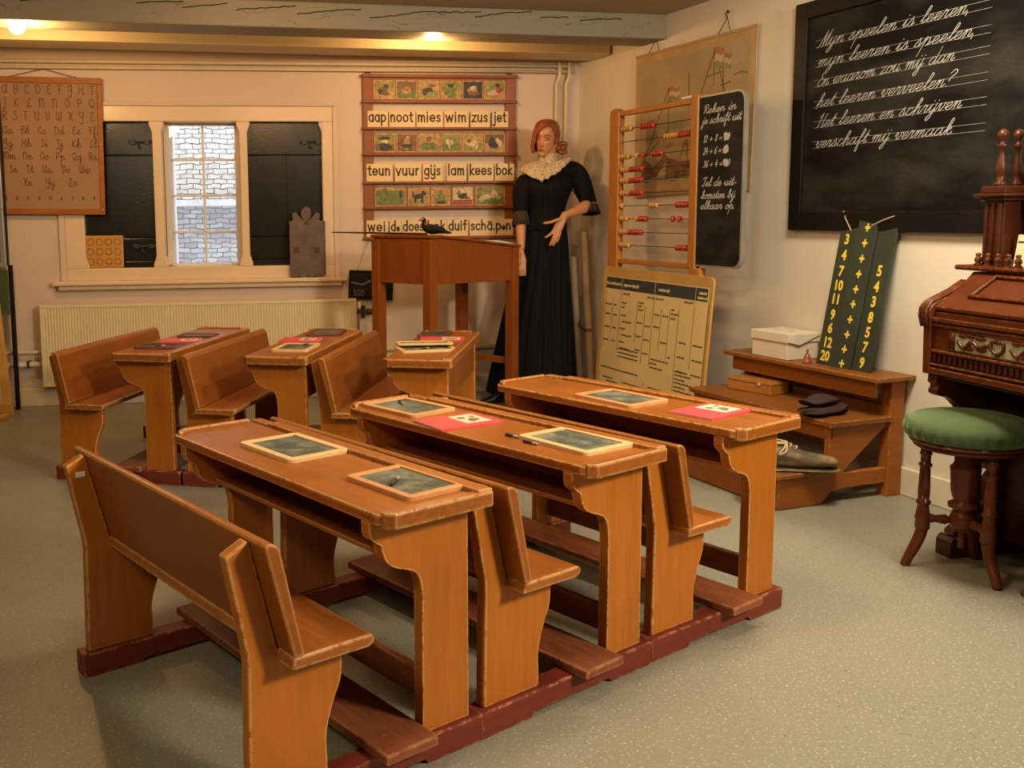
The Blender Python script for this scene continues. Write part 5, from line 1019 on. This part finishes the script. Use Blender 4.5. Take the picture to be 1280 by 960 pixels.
ft = [(.12, .075)] + curve_pts([(.12, .09), (.15, .11), (.20, .14), (.235, .19), (.25, .25), (.275, .29), (.34, .32)], 4) + [(.40, .32), (.40, .075)]
for x0 in (.0, .385, OL - .05):
    ogp('scroll_foot', ft, x0, x0 + .045); ogp('plinth', [(.10, 0), (.10, .055), (.115, .072), (.42, .072), (.42, 0)], x0 - .012, x0 + .06, M_MAHOGD)
M_CARPET = plain('dark_floral_carpet', (.035, .045, .02), .95, var=.6, scale=28, bumps=.6); M_CARPETF = plain('carpet_flower', (.22, .17, .08), .95)
for i, x0 in enumerate((.47, .78)):
    PMx = OM @ Matrix.Translation((x0, .02, .022)) @ Matrix.Rotation(radians(16), 4, 'X')
    o = MB().box(-.03, .25, 0, .30, 0, .022).build('pedal', M_MAHOG, OG, bevel=.004); o.matrix_parent_inverse = OM.inverted(); o.matrix_world = PMx
    q_ = MB().box(-.008, .228, .022, .28, .022, .027).build('pedal_carpet', M_CARPET, o); m = MB()
    for k in range(5): m.tube([(.03 + .04 * k, .06 + .05 * (k % 3), .028), (.05 + .04 * k, .09 + .05 * (k % 3), .028), (.035 + .04 * k, .11 + .05 * (k % 3), .028)], .006, 8, sub=3)
    m.build('carpet_flower', M_CARPETF, q_, smooth_=True)
# upper case
for x0 in (.004, OL - .09):
    m = MB(); m.box(x0, x0 + .085, .20, .28, 1.0, 1.215)
    for k in range(3): m.tube([(x0 + .015 + .027 * k, .199, 1.01), (x0 + .015 + .027 * k, .199, 1.205)], .008, 10)
    m.build('column', M_MAHOGD, OG, bevel=.003)
    m = MB(); m.box(x0 - .012, x0 + .097, .188, .30, 1.213, 1.226); m.box(x0 - .028, x0 + .110, .175, .31, 1.226, 1.238); m.box(x0 - .010, x0 + .095, .19, .29, 1.238, 1.262); m.build('capital', M_MAHOGD, OG, bevel=.004)
    for y in (.215, .275):
        m = MB(); m.lathe([(.020, 1.262), (.021, 1.270), (.011, 1.280), (.014, 1.300), (.018, 1.318), (.012, 1.345), (.008, 1.365), (.009, 1.385), (.018, 1.395), (.007, 1.402), (.009, 1.41), (.018, 1.424), (.016, 1.436), (.008, 1.446), (.001, 1.448)], 18, Matrix.Translation((x0 + .045, y, 0))); m.build('finial', M_MAHOGD, OG, smooth_=True)
ogp('back_panel', [(.30, 1.0), (.30, 1.30), (.33, 1.30), (.33, 1.0)], .02, OL - .02)
m = MB(); m.box(.115, .165, .26, .30, 1.20, 1.92); m.box(OL - .165, OL - .115, .26, .30, 1.20, 1.92); m.box(.115, OL - .115, .26, .30, 1.20, 1.235); m.box(.115, OL - .115, .26, .30, 1.86, 1.95); m.build('mirror_frame', M_MAHOGD, OG, bevel=.004)
MB().box(.16, OL - .16, .285, .295, 1.23, 1.87).build('mirror_pane', plain('pale_mirror_glass', (.72, .70, .62), .12), OG)
bmx = [(.0135, 1.0), (.0145, 1.003), (.008, 1.010), (.0125, 1.017), (.0105, 1.026), (.006, 1.030), (.009, 1.036), (.0075, 1.041), (.001, 1.043)]
for k in range(9): MB().lathe(bmx, 12, Matrix.Translation((.008 + .042 * k, .185, -.001))).build('baluster', M_MAHOG, OG, smooth_=True)
MC = thing('music_card', 'cream card with dark top line standing on the harmonium shelf', 'card', M=OM @ Matrix.Translation((.115, .225, .999)) @ Matrix.Rotation(radians(-8), 4, 'X'))
MB().box(0, .16, -.003, 0, 0, .105).build('card', plain('cream_card', (.68, .58, .34), .7), MC); MB().box(.004, .156, -.0036, -.003, .078, .084).build('printed_line', M_INK, MC)

# ------------------------------------------------------------------ green stool
SO = thing('piano_stool', 'round green upholstered stool with turned reddish legs in front of the harmonium', 'stool', (1.863, 3.165, 0))
SO.scale = (1, 1, 1.025)
def mat_velvet():
    m, nt, bs, nd, lk = new_mat('green_velvet'); v = coords(nd, lk); f = noise_tex(nd, lk, v, 5, 4)
    c = mix(nd, lk, ramp(nd, lk, f, [(.3, 0.), (.7, 1.)]), (.035, .068, .018), (.055, .098, .028)); lk.new(c, bs.inputs['Base Color']); bs.inputs['Roughness'].default_value = .85
    bs.inputs['Sheen Weight'].default_value = .6; bs.inputs['Sheen Roughness'].default_value = .4; bs.inputs['Sheen Tint'].default_value = (.55, .75, .4, 1); bump(nd, lk, bs, noise_tex(nd, lk, v, 300, 2), .15, .001); return m
m = MB(); n = 96; rng = []
for r, z, pl in ((.001, .436, 0), (.165, .434, 0), (.178, .437, .010), (.187, .450, .012), (.192, .468, .007), (.188, .486, .003), (.172, .501, .0), (.140, .511, 0), (.09, .517, 0), (.04, .519, 0), (.001, .5195, 0)):
    rng.append([((r + pl * .5 * (sin(29 * a) + .5 * sin(47 * a + 1))) * cos(a), (r + pl * .5 * (sin(29 * a) + .5 * sin(47 * a + 1))) * sin(a), z) for a in [2 * pi * i / n for i in range(n)]])
m.loft(rng); m.build('cushion', mat_velvet(), SO, smooth_=True, sub=1)
m = MB(); m.lathe([(.001, .404), (.150, .404), (.158, .409), (.158, .416), (.150, .420), (.168, .422), (.172, .428), (.168, .435), (.001, .435)], 48); m.build('seat_ring', M_STOOL, SO, auto=40)
m = MB(); m.lathe([(.001, .072), (.010, .073), (.012, .085), (.007, .092), (.013, .100), (.010, .108), (.009, .125), (.030, .133), (.038, .150), (.040, .175), (.033, .195), (.026, .203), (.046, .210), (.047, .222), (.030, .232), (.036, .245), (.041, .27), (.044, .325), (.046, .335), (.046, .342), (.038, .348), (.034, .36), (.036, .404)], 28); m.build('screw_column', M_STOOL, SO, smooth_=True)
for lx, ly in ((1.707, 3.22), (1.885, 2.994), (1.973, 3.275)):
    a = atan2(ly - 3.165, lx - 1.863); L = MB(); R_ = sqrt((lx - 1.863) ** 2 + (ly - 3.165) ** 2)
    rt = .118
    pf = [(.405, .019), (.385, .019), (.382, .022), (.376, .022), (.373, .018), (.348, .018), (.345, .024), (.337, .024), (.334, .018), (.325, .019), (.26, .0215), (.225, .0205), (.222, .026), (.213, .026), (.210, .020), (.195, .022), (.172, .027), (.165, .029), (.158, .026), (.14, .027), (.132, .027), (.124, .021)]
    L.tube([(rt * cos(a), rt * sin(a), z) for z, r in pf], [r * .86 for z, r in pf], 16)
    L.tube([((rt + d) * cos(a), (rt + d) * sin(a), z) for d, z in ((0, .135), (.004, .11), (.016, .075), (R_ - rt - .012, .03), (R_ - rt, .0))], [.019, .0185, .018, .016, .0145], 14, sub=4)
    L.build('leg', M_STOOL, SO, smooth_=True)
    m = MB(); m.tube([(.03 * cos(a), .03 * sin(a), .165), (.045 * cos(a), .045 * sin(a), .165), (.05 * cos(a), .05 * sin(a), .165), (.07 * cos(a), .07 * sin(a), .165), (.085 * cos(a), .085 * sin(a), .165), (.09 * cos(a), .09 * sin(a), .165), (rt * cos(a), rt * sin(a), .165)], [.012, .012, .017, .014, .012, .016, .012], 12); m.build('stretcher', M_STOOL, SO, smooth_=True)

# ------------------------------------------------------------------ display stand and easel at the left edge
DS = thing('display_stand', 'display stand with grey framed panel, green board and black post at the left edge', 'display stand', M=Matrix.Translation((-2.353, 6.085, 0)) @ Matrix.Rotation(BA, 4, 'Z'))
for x in (0, -.95):
    MB().box(x - .013, x + .013, -.013, .013, 0, .90).build('post', M_BLACKMETAL, DS, bevel=.003)
MB().box(-.012, -.004, -.03, .0, .90, 1.95).build('edge_strip', M_BLACKMETAL, DS)
M_GFR = plain('grey_metal_frame', (.38, .38, .36), .35, .6); m = MB(); m.box(-.93, -.02, -.028, -.004, .885, .92); m.box(-.93, -.02, -.028, -.004, 1.88, 1.92); m.box(-.05, -.02, -.028, -.004, .92, 1.88); m.box(-.93, -.90, -.028, -.004, .92, 1.88); fr_ = m.build('panel_frame', M_GFR, DS, bevel=.003)
MB().box(-.90, -.05, -.02, -.008, .92, 1.88).build('panel', plain('grey_green_panel', (.10, .10, .075), .3), fr_); MB().box(-.93, -.012, -.034, -.018, .60, .872).build('green_board', plain('olive_green_board', (.055, .075, .02), .5), DS, bevel=.003)
EA = thing('easel', 'yellow wooden easel foot at the left edge in front of the black post', 'easel', (-2.34, 5.90, 0))
M_EAS = wood('yellow_easel_wood', (.52, .30, .075), (.42, .22, .05), (8, 8, 1))
for a, b in (((-.10, .08, 1.0), (.0, .0, 0)), ((-.42, .08, 1.0), (-.55, .0, 0))):
    m = MB(); m.loft([[(p[0] + dx, p[1] + dy, p[2]) for dx, dy in ((-.026, -.014), (.026, -.014), (.026, .014), (-.026, .014))] for p in (b, a)]); m.build('leg', M_EAS, EA, bevel=.003)
MB().box(-.56, .02, -.03, -.005, .02, .075).build('crossbar', M_EAS, EA, bevel=.003); MB().box(-.03, .022, -.16, .02, 0, .02).build('foot', M_EAS, EA, bevel=.003); MB().box(-.575, -.525, -.16, .02, 0, .02).build('foot', M_EAS, EA, bevel=.003)

# ------------------------------------------------------------------ dressed mannequin
MX, MY = .945, 6.23
MN = thing('mannequin', 'red haired mannequin in long black dress with cream lace collar standing in the room corner', 'mannequin', (MX, MY, 0))
def W_(x, y, z): return (x - MX, y - MY, z)
M_SKIN = plain('mannequin_skin', (.50, .215, .085), .45, var=.03); M_LIP = plain('painted_lips', (.36, .075, .04), .4); M_BROW = plain('painted_brow', (.13, .045, .02), .6); M_LID = plain('painted_eyelid', (.19, .075, .035), .5)
def mat_hair():
    m, nt, bs, nd, lk = new_mat('red_hair'); v = coords(nd, lk, (9, 9, 2)); f = noise_tex(nd, lk, v, 14, 5)
    c = mix(nd, lk, ramp(nd, lk, f, [(.3, 0.), (.7, 1.)]), (.13, .026, .006), (.33, .075, .014)); lk.new(c, bs.inputs['Base Color']); bs.inputs['Roughness'].default_value = .38; bump(nd, lk, bs, f, .5, .004); return m
M_HAIR = mat_hair()
def mat_dress():
    m, nt, bs, nd, lk = new_mat('black_dress_cloth'); v = coords(nd, lk, (30, 30, 1.2)); f = noise_tex(nd, lk, v, 3, 4)
    c = mix(nd, lk, ramp(nd, lk, f, [(.3, 0.), (.75, 1.)]), (.0025, .0027, .003), (.008, .0082, .009)); lk.new(c, bs.inputs['Base Color']); bs.inputs['Roughness'].default_value = .8; bs.inputs['Specular IOR Level'].default_value = .12; bump(nd, lk, bs, f, .4, .006); return m
M_DRESS = mat_dress()
def mat_lace(name, c1, c2, sc):
    m, nt, bs, nd, lk = new_mat(name); v = coords(nd, lk); vo = nd.new('ShaderNodeTexVoronoi'); vo.inputs['Scale'].default_value = sc; vo.feature = 'DISTANCE_TO_EDGE'; lk.new(v, vo.inputs['Vector'])
    r_ = ramp(nd, lk, vo.outputs['Distance'], [(.03, 0.), (.16, 1.)]); c = mix(nd, lk, r_, c1, c2); lk.new(c, bs.inputs['Base Color']); bs.inputs['Roughness'].default_value = .85; bump(nd, lk, bs, vo.outputs['Distance'], .8, .006); return m
M_LACECREAM = mat_lace('cream_lace', (.22, .145, .07), (.70, .57, .36), 105)
M_LACEBLK = mat_lace('black_lace', (.008, .007, .006), (.06, .026, .014), 70)
# body: torso, neck, head, arms, hands and legs fused into one surface
bd_ = MB()
def chain(pts, rad, n=14):
    bd_.tube([W_(*p) for p in pts], rad, n, sub=4)
    for p, r in ((pts[0], rad[0]), (pts[-1], rad[-1])): bd_.ball(W_(*p), r, n, 10)
chain([(.94, 6.24, .95), (.945, 6.24, 1.10), (.95, 6.23, 1.28), (.955, 6.235, 1.40)], [.085, .075, .085, .08])
chain([(.955, 6.24, 1.40), (.958, 6.245, 1.49), (.962, 6.24, 1.60)], [.055, .046, .048])
chain([(.955, 6.24, 1.42), (1.08, 6.24, 1.44)], [.06, .05]); chain([(.955, 6.24, 1.42), (.84, 6.24, 1.41)], [.06, .05])
chain([(.90, 6.24, .95), (.885, 6.24, .5), (.88, 6.25, .09)], [.075, .05, .035]); chain([(1.0, 6.24, .95), (1.01, 6.24, .5), (1.01, 6.25, .09)], [.075, .05, .035])
# viewer-right arm: bent, hand in front of the waist
chain([(1.08, 6.235, 1.43), (1.155, 6.22, 1.33), (1.21, 6.19, 1.235)], [.048, .044, .038])
chain([(1.21, 6.19, 1.235), (1.15, 6.13, 1.21), (1.09, 6.075, 1.187), (1.035, 6.05, 1.172)], [.040, .036, .027, .0225])
for k, (o0, o1) in enumerate((((1.025, 6.05, 1.166), (.976, 6.035, 1.098)), ((1.027, 6.047, 1.160), (.986, 6.03, 1.090)), ((1.030, 6.045, 1.156), (.997, 6.03, 1.086)), ((1.032, 6.045, 1.152), (1.008, 6.032, 1.088)))):
    chain([o0, tuple((a + b) / 2 for a, b in zip(o0, o1)), o1], [.017, .0150, .0120], 10)
def finger(pts, r): chain(pts, [r * (1 - .1 * i) for i in range(len(pts))], 10)
finger([(.976, 6.035, 1.098), (.952, 6.020, 1.066), (.930, 6.012, 1.048), (.914, 6.010, 1.040)], .0098)
finger([(.986, 6.03, 1.090), (.968, 6.015, 1.050), (.953, 6.012, 1.020), (.942, 6.016, .992)], .0100)
finger([(.997, 6.03, 1.086), (.985, 6.018, 1.046), (.972, 6.016, 1.014), (.962, 6.022, .990)], .0096)
finger([(1.008, 6.032, 1.088), (1.002, 6.024, 1.055), (.993, 6.022, 1.028), (.986, 6.026, 1.008)], .0086)
finger([(1.020, 6.04, 1.150), (.980, 6.018, 1.142), (.942, 6.010, 1.130), (.906, 6.012, 1.124)], .0115)
# viewer-left arm: hanging, hand behind the lectern
chain([(.835, 6.235, 1.41), (.80, 6.22, 1.30), (.787, 6.20, 1.19)], [.046, .042, .036])
chain([(.787, 6.20, 1.19), (.784, 6.16, 1.08), (.782, 6.12, .975)], [.037, .031, .022])
for k in range(4):
    xk = .768 + .0115 * k
    chain([(.780, 6.12, .965), (xk, 6.10, .89)], [.017, .0115], 10); finger([(xk, 6.10, .89), (xk - .001, 6.088, .845), (xk, 6.09, .81 - .004 * (k % 2))], .0094 if k < 3 else .0083)
finger([(.770, 6.105, .945), (.762, 6.08, .91), (.766, 6.065, .88)], .0105)
# head
HC = Vector((.948, 6.235, 1.642)); HM = Matrix.Translation(HC) @ Matrix.Rotation(radians(-27), 4, 'Z') @ Matrix.Rotation(radians(8), 4, 'X') @ Matrix.Rotation(radians(4), 4, 'Y') @ Matrix.Scale(.93, 4)
HL = Matrix.Translation((-MX, -MY, 0)) @ HM
HR = [(-.112, .012, -.078, -.055), (-.106, .025, -.088, -.03), (-.095, .034, -.091, .0), (-.075, .045, -.092, .03), (-.05, .057, -.092, .058), (-.02, .065, -.090, .08), (.01, .070, -.088, .092), (.04, .073, -.090, .098), (.07, .068, -.084, .093), (.093, .052, -.064, .072), (.107, .03, -.036, .044), (.113, .004, -.005, .012)]
def hprof(z):
    for (z0, *a), (z1, *b) in zip(HR, HR[1:]):
        if z <= z1: t = (z - z0) / (z1 - z0); return [p + (q_ - p) * t for p, q_ in zip(a, b)]
    return HR[-1][1:]
def head_pt(a, z, grow=0):
    w_, f_, b__ = hprof(z); cy = (f_ + b__) / 2; ry = (b__ - f_) / 2
    x = (w_ + grow) * sin(a); y = cy - (ry + grow) * cos(a)
    if cos(a) > 0 and not grow:
        g = lambda x0, z0, sx_, sz: math.exp(-((x - x0) / sx_) ** 2 - ((z - z0) / sz) ** 2)
        y -= .021 * g(0, -.036, .009, .012) + .012 * g(0, -.012, .008, .026) + .008 * g(0, -.068, .018, .010) + .008 * g(0, -.100, .018, .014) + .004 * g(0, .03, .04, .012)
        y += .011 * (g(.029, .004, .016, .011) + g(-.029, .004, .016, .011)) + .003 * g(0, -.083, .016, .006) + .004 * (g(.04, -.05, .014, .02) + g(-.04, -.05, .014, .02))
    return (x, y, z)
zs = [-.112 + .225 * k / 56 for k in range(57)]
bd_.loft([[head_pt(2 * pi * i / 64, z) for i in range(64)] for z in zs], True, HL)
for s_ in (-1, 1): bd_.ball((s_ * .071, .012, -.012), (.009, .016, .028), 12, 8, HL)
body = bd_.build('body', M_SKIN, MN, smooth_=True)
rm = body.modifiers.new('fuse', 'REMESH'); rm.mode = 'VOXEL'; rm.voxel_size = .0045; rm.use_smooth_shade = True
sm2 = body.modifiers.new('soften', 'SMOOTH'); sm2.factor = .4; sm2.iterations = 2
def face_y(x, z): 
    best = min((abs(head_pt(a, z)[0] - x), head_pt(a, z)[1]) for a in [-.9 + 1.8 * k / 200 for k in range(201)]); return best[1]
for s_ in (-1, 1):
    m = MB(); m.tube([(s_ * xx, face_y(s_ * xx, zz) - .001, zz) for xx, zz in ((.012, .024), (.026, .031), (.040, .030), (.052, .020))], [.0022, .003, .0026, .001], 8, HL, sub=3); m.build('eyebrow', M_BROW, MN, smooth_=True)
    m = MB(); m.ball((s_ * .030, face_y(s_ * .030, .004) + .004, .004), (.0155, .0085, .0085), 14, 10, HL); eo = m.build('eyelid', M_LID, MN, smooth_=True)
    m = MB(); m.tube([(s_ * xx, face_y(s_ * xx, zz) - .0035, zz) for xx, zz in ((.016, -.001), (.024, -.0045), (.034, -.005), (.045, .001))], [.0010, .0020, .0022, .0012], 8, HL, sub=3); m.build('eyelashes', M_BROW, eo, smooth_=True)
m = MB(); m.tube([(xx, face_y(xx, -.066) - .0012, zz) for xx, zz in ((-.0165, -.0665), (-.009, -.063), (-.003, -.062), (.003, -.062), (.009, -.063), (.0165, -.0665))], [.001, .0034, .0042, .0042, .0034, .001], 8, HL, sub=3)
m.tube([(xx, face_y(xx, -.072) - .001, zz) for xx, zz in ((-.015, -.0675), (-.008, -.072), (0, -.0735), (.008, -.072), (.015, -.0675))], [.001, .0042, .0052, .0042, .001], 8, HL, sub=3); m.build('lips', M_LIP, MN, smooth_=True)
# hair: parted bob with a bun
def hair_shell():
    m = MB(); N = 320; NK = 180; Z = [-.088 + .208 * k / NK for k in range(NK + 1)]; keep = {}; vs = []
    for k, z in enumerate(Z):
        for i in range(N):
            a = -pi + 2 * pi * i / N; t = max(0, (.05 - z) / .13)
            gr = .013 + (.0022 * sin(a * 21 + z * 30) + .001 * sin(a * 47 - z * 55)) * max(0, min(1, (.085 - z) / .06)) + (.004 + .026 * math.exp(-((a + 1.05) / .55) ** 2)) * t
            x, y, zz = head_pt(a, min(z, .1125), gr)
            vs.append((x, y, zz + (.014 if z > .09 else .014 * max(0, z - .03) / .06)))
    fs = []
    for k in range(NK):
        for i in range(N):
            a = -pi + 2 * pi * (i + .5) / N; z = (Z[k] + Z[k + 1]) / 2
            lo = -.60 - .10 * max(0, -z) / .08; hi = 1.28 - .45 * max(0, (z - .01) / .06)
            hl = .080 - .070 * max(0, .35 - a) ** 1.5
            if lo < a < hi and z < hl: continue
            if abs(a) > 1.9 and z < -.075: continue
            if a > .9 and z < -.035 and a < 1.9: continue
            fs.append((k * N + i, k * N + (i + 1) % N, (k + 1) * N + (i + 1) % N, (k + 1) * N + i))
    fs.append(tuple(NK * N + i for i in range(N)))
    used = sorted({v for f in fs for v in f}); mp = {v: i for i, v in enumerate(used)}
    m.add([vs[v] for v in used], [tuple(mp[v] for v in f) for f in fs], HL); return m
hair = hair_shell().build('hair', M_HAIR, MN, smooth_=True)
so = hair.modifiers.new('solid', 'SOLIDIFY'); so.thickness = .012; so.offset = -1
ss = hair.modifiers.new('soften', 'SMOOTH'); ss.factor = .5; ss.iterations = 4
m = MB(); bc = Vector(W_(1.052, 6.262, 1.585))
m.ball(bc, (.030, .032, .032), 18, 12); m.tube([bc + Vector((.030 * cos(a), -.012, .03 * sin(a))) for a in [.4 + 5.2 * k / 12 for k in range(13)]], .013, 10); m.ball(bc + Vector((-.03, .0, .0)), (.03, .035, .03), 14, 10)
m.build('hair_bun', M_HAIR, MN, smooth_=True)
# dress
def ring(cx_, cy, rx, ry, z, n=72, pleat=0, k=18, ph=0): return [(cx_ - MX + (rx + pleat * sin(k * a + ph)) * cos(a), cy - MY + (ry + pleat * sin(k * a + ph)) * sin(a), z) for a in [2 * pi * i / n for i in range(n)]]
def skirt():
    m = MB(); S_ = [(1.20, .948, 6.235, .113, .095, 0), (1.15, .948, 6.235, .118, .105, .001), (1.06, .945, 6.24, .142, .13, .003), (.94, .938, 6.245, .156, .150, .005), (.78, .925, 6.245, .178, .165, .007), (.63, .910, 6.245, .205, .178, .009), (.40, .897, 6.25, .235, .195, .011), (.17, .886, 6.25, .262, .21, .013), (.06, .880, 6.25, .272, .215, .014), (.045, .880, 6.25, .268, .212, .014), (.05, .880, 6.25, .2, .16, .0)]
    rr_ = []
    for (z, cx_, cy, rx, ry, p) in S_: rr_.append([(cx_ - MX + (rx + p * (sin(17 * a + z) * .6 + sin(29 * a) * .4)) * cos(a) - (.05 * max(0, .5 - z) * max(0, -cos(a))), cy - MY + (ry + p * (sin(17 * a + z) * .6 + sin(29 * a) * .4)) * sin(a), z) for a in [2 * pi * i / 144 for i in range(144)]])
    return m.loft(rr_)
skirt().build('skirt', M_DRESS, MN, smooth_=True, sub=1)
m = MB(); m.loft([ring(*r) for r in ((.945, 6.235, .146, .140, 1.055, 72, .006, 9), (.948, 6.235, .136, .128, 1.09, 72, .004, 9), (.950, 6.235, .116, .098, 1.195, 72, 0), (.950, 6.235, .118, .10, 1.22), (.953, 6.225, .140, .118, 1.29), (.956, 6.218, .158, .130, 1.345), (.960, 6.225, .160, .116, 1.385), (.962, 6.235, .150, .095, 1.415), (.962, 6.24, .118, .080, 1.442), (.960, 6.243, .070, .064, 1.465), (.960, 6.243, .054, .056, 1.475))]); bod = m.build('bodice', M_DRESS, MN, smooth_=True, sub=1)
m = MB()
for k in range(9): m.ball(W_(.905 + .003 * k, 6.222 - .118 - .004 * sin(k * .4) + .002 * k * 0, 1.36 - .018 * k), .0055, 8, 6)
m.build('button_row', M_BLACKMETAL, bod, smooth_=True)
for pts, rad in (([(1.02, 6.237, 1.420), (1.095, 6.235, 1.446), (1.132, 6.23, 1.422), (1.160, 6.22, 1.37), (1.184, 6.205, 1.31), (1.204, 6.195, 1.255), (1.212, 6.19, 1.235)], [.052, .058, .067, .066, .057, .050, .049]),
                 ([(.885, 6.237, 1.375), (.840, 6.235, 1.378), (.818, 6.23, 1.352), (.800, 6.222, 1.31), (.792, 6.212, 1.25), (.788, 6.205, 1.20), (.787, 6.20, 1.185)], [.045, .062, .068, .063, .054, .048, .047])):
    m = MB(); m.tube([W_(*p) for p in pts], rad, 28, sub=5); m.build('sleeve', M_DRESS, MN, smooth_=True)
def cuff(c, ax, r0, r1, L, name='lace_cuff'):
    q_ = Vector(ax).to_track_quat('Z', 'Y').to_matrix().to_4x4(); m = MB(); n = 60
    rs = [(r0, 0, 0), ((r0 + r1) / 2, L * .5, .003), (r1, L, .007), (r1 - .003, L, .007), ((r0 + r1) / 2 - .003, L * .5, .003), (r0 - .003, 0, 0)]
    m.loft([[((r + p * sin(13 * a)) * cos(a), (r + p * sin(13 * a)) * sin(a), z) for a in [2 * pi * i / n for i in range(n)]] for r, z, p in rs], False, Matrix.Translation(W_(*c)) @ q_); return m.build(name, M_LACEBLK, MN, smooth_=True)
cuff((1.214, 6.185, 1.232), (-.02, -.25, -1), .048, .060, .055); cuff((.787, 6.20, 1.19), (0, -.25, -1), .045, .052, .085)
# lace collar
cpn = [(-pi, (0, .10, 1.468)), (-pi / 2, (-.182, -.005, 1.440)), (-.75, (-.150, -.095, 1.418)), (-.35, (-.060, -.150, 1.370)), (.35, (.045, -.140, 1.425)), (.9, (.105, -.105, 1.478)), (pi / 2, (.148, -.012, 1.508)), (2.4, (.10, .075, 1.49)), (pi, (0, .10, 1.468))]
def outer(a):
    for (a0, p), (a1, q_) in zip(cpn, cpn[1:]):
        if a <= a1 + 1e-6:
            t = (a - a0) / (a1 - a0); t = t * t * (3 - 2 * t) * .5 + t * .5; return Vector(p).lerp(Vector(q_), t)
m = MB(); n = 120; rg_ = []
for u in [k / 18 for k in range(19)]:
    r_ = []
    for i in range(n):
        a = -pi + 2 * pi * i / n; sx_, sy_ = sin(a), -cos(a)
        if u < .33: t = u / .33; r = .0545 + .005 * t * t; p = Vector((r * sx_, r * sy_, 1.548 + .004 * sin(a * 20) * (1 - t) + (1.490 - 1.548) * t))
        else:
            t = (u - .33) / .67; e = outer(a); e = e + Vector((0, 0, .005 * sin(a * 24))); b0 = Vector((.0595 * sx_, .0595 * sy_, 1.490)); p = b0.lerp(e, t); p.z += .014 * sin(pi * min(1, t * 1.0)) + .004
            h = Vector((p.x, p.y, 0)); p += h.normalized() * .010 * sin(pi * t)
        wob = .0022 * sin(31 * a + 19 * u * 6) + .0018 * sin(47 * a - 33 * u * 4)
        p.z += wob; r_.append((.958 - MX + p.x * (1 + wob * 4), 6.24 - MY + p.y * (1 + wob * 4), p.z))
    rg_.append(r_)
m.loft(rg_, False); co = m.build('lace_collar', M_LACECREAM, MN, smooth_=True); so = co.modifiers.new('solid', 'SOLIDIFY'); so.thickness = .005; so.offset = 1
# boot showing beside the hem
m = MB(); bz = [(-.135, .010, .004, .018), (-.12, .024, .0, .032), (-.08, .033, .0, .042), (-.03, .032, .004, .062), (.01, .030, .018, .10), (.045, .032, .034, .16), (.075, .026, .04, .17)]
m.loft([[(x, w__ * cos(a), z0 + (z1 - z0) * (.5 + .5 * sin(a))) for a in [2 * pi * i / 18 for i in range(18)]] for x, w__, z0, z1 in bz], True, Matrix.Translation(W_(.655, 6.14, .0)) @ Matrix.Rotation(radians(12), 4, 'Z')); bt = m.build('boot', M_BLACKMETAL, MN, smooth_=True, sub=1)
m = MB(); m.tube([(.055, 0, .045), (.06, 0, .0)], [.020, .012], 12, Matrix.Translation(W_(.655, 6.14, .0)) @ Matrix.Rotation(radians(12), 4, 'Z')); m.build('boot_heel', M_BLACKMETAL, bt, auto=50)
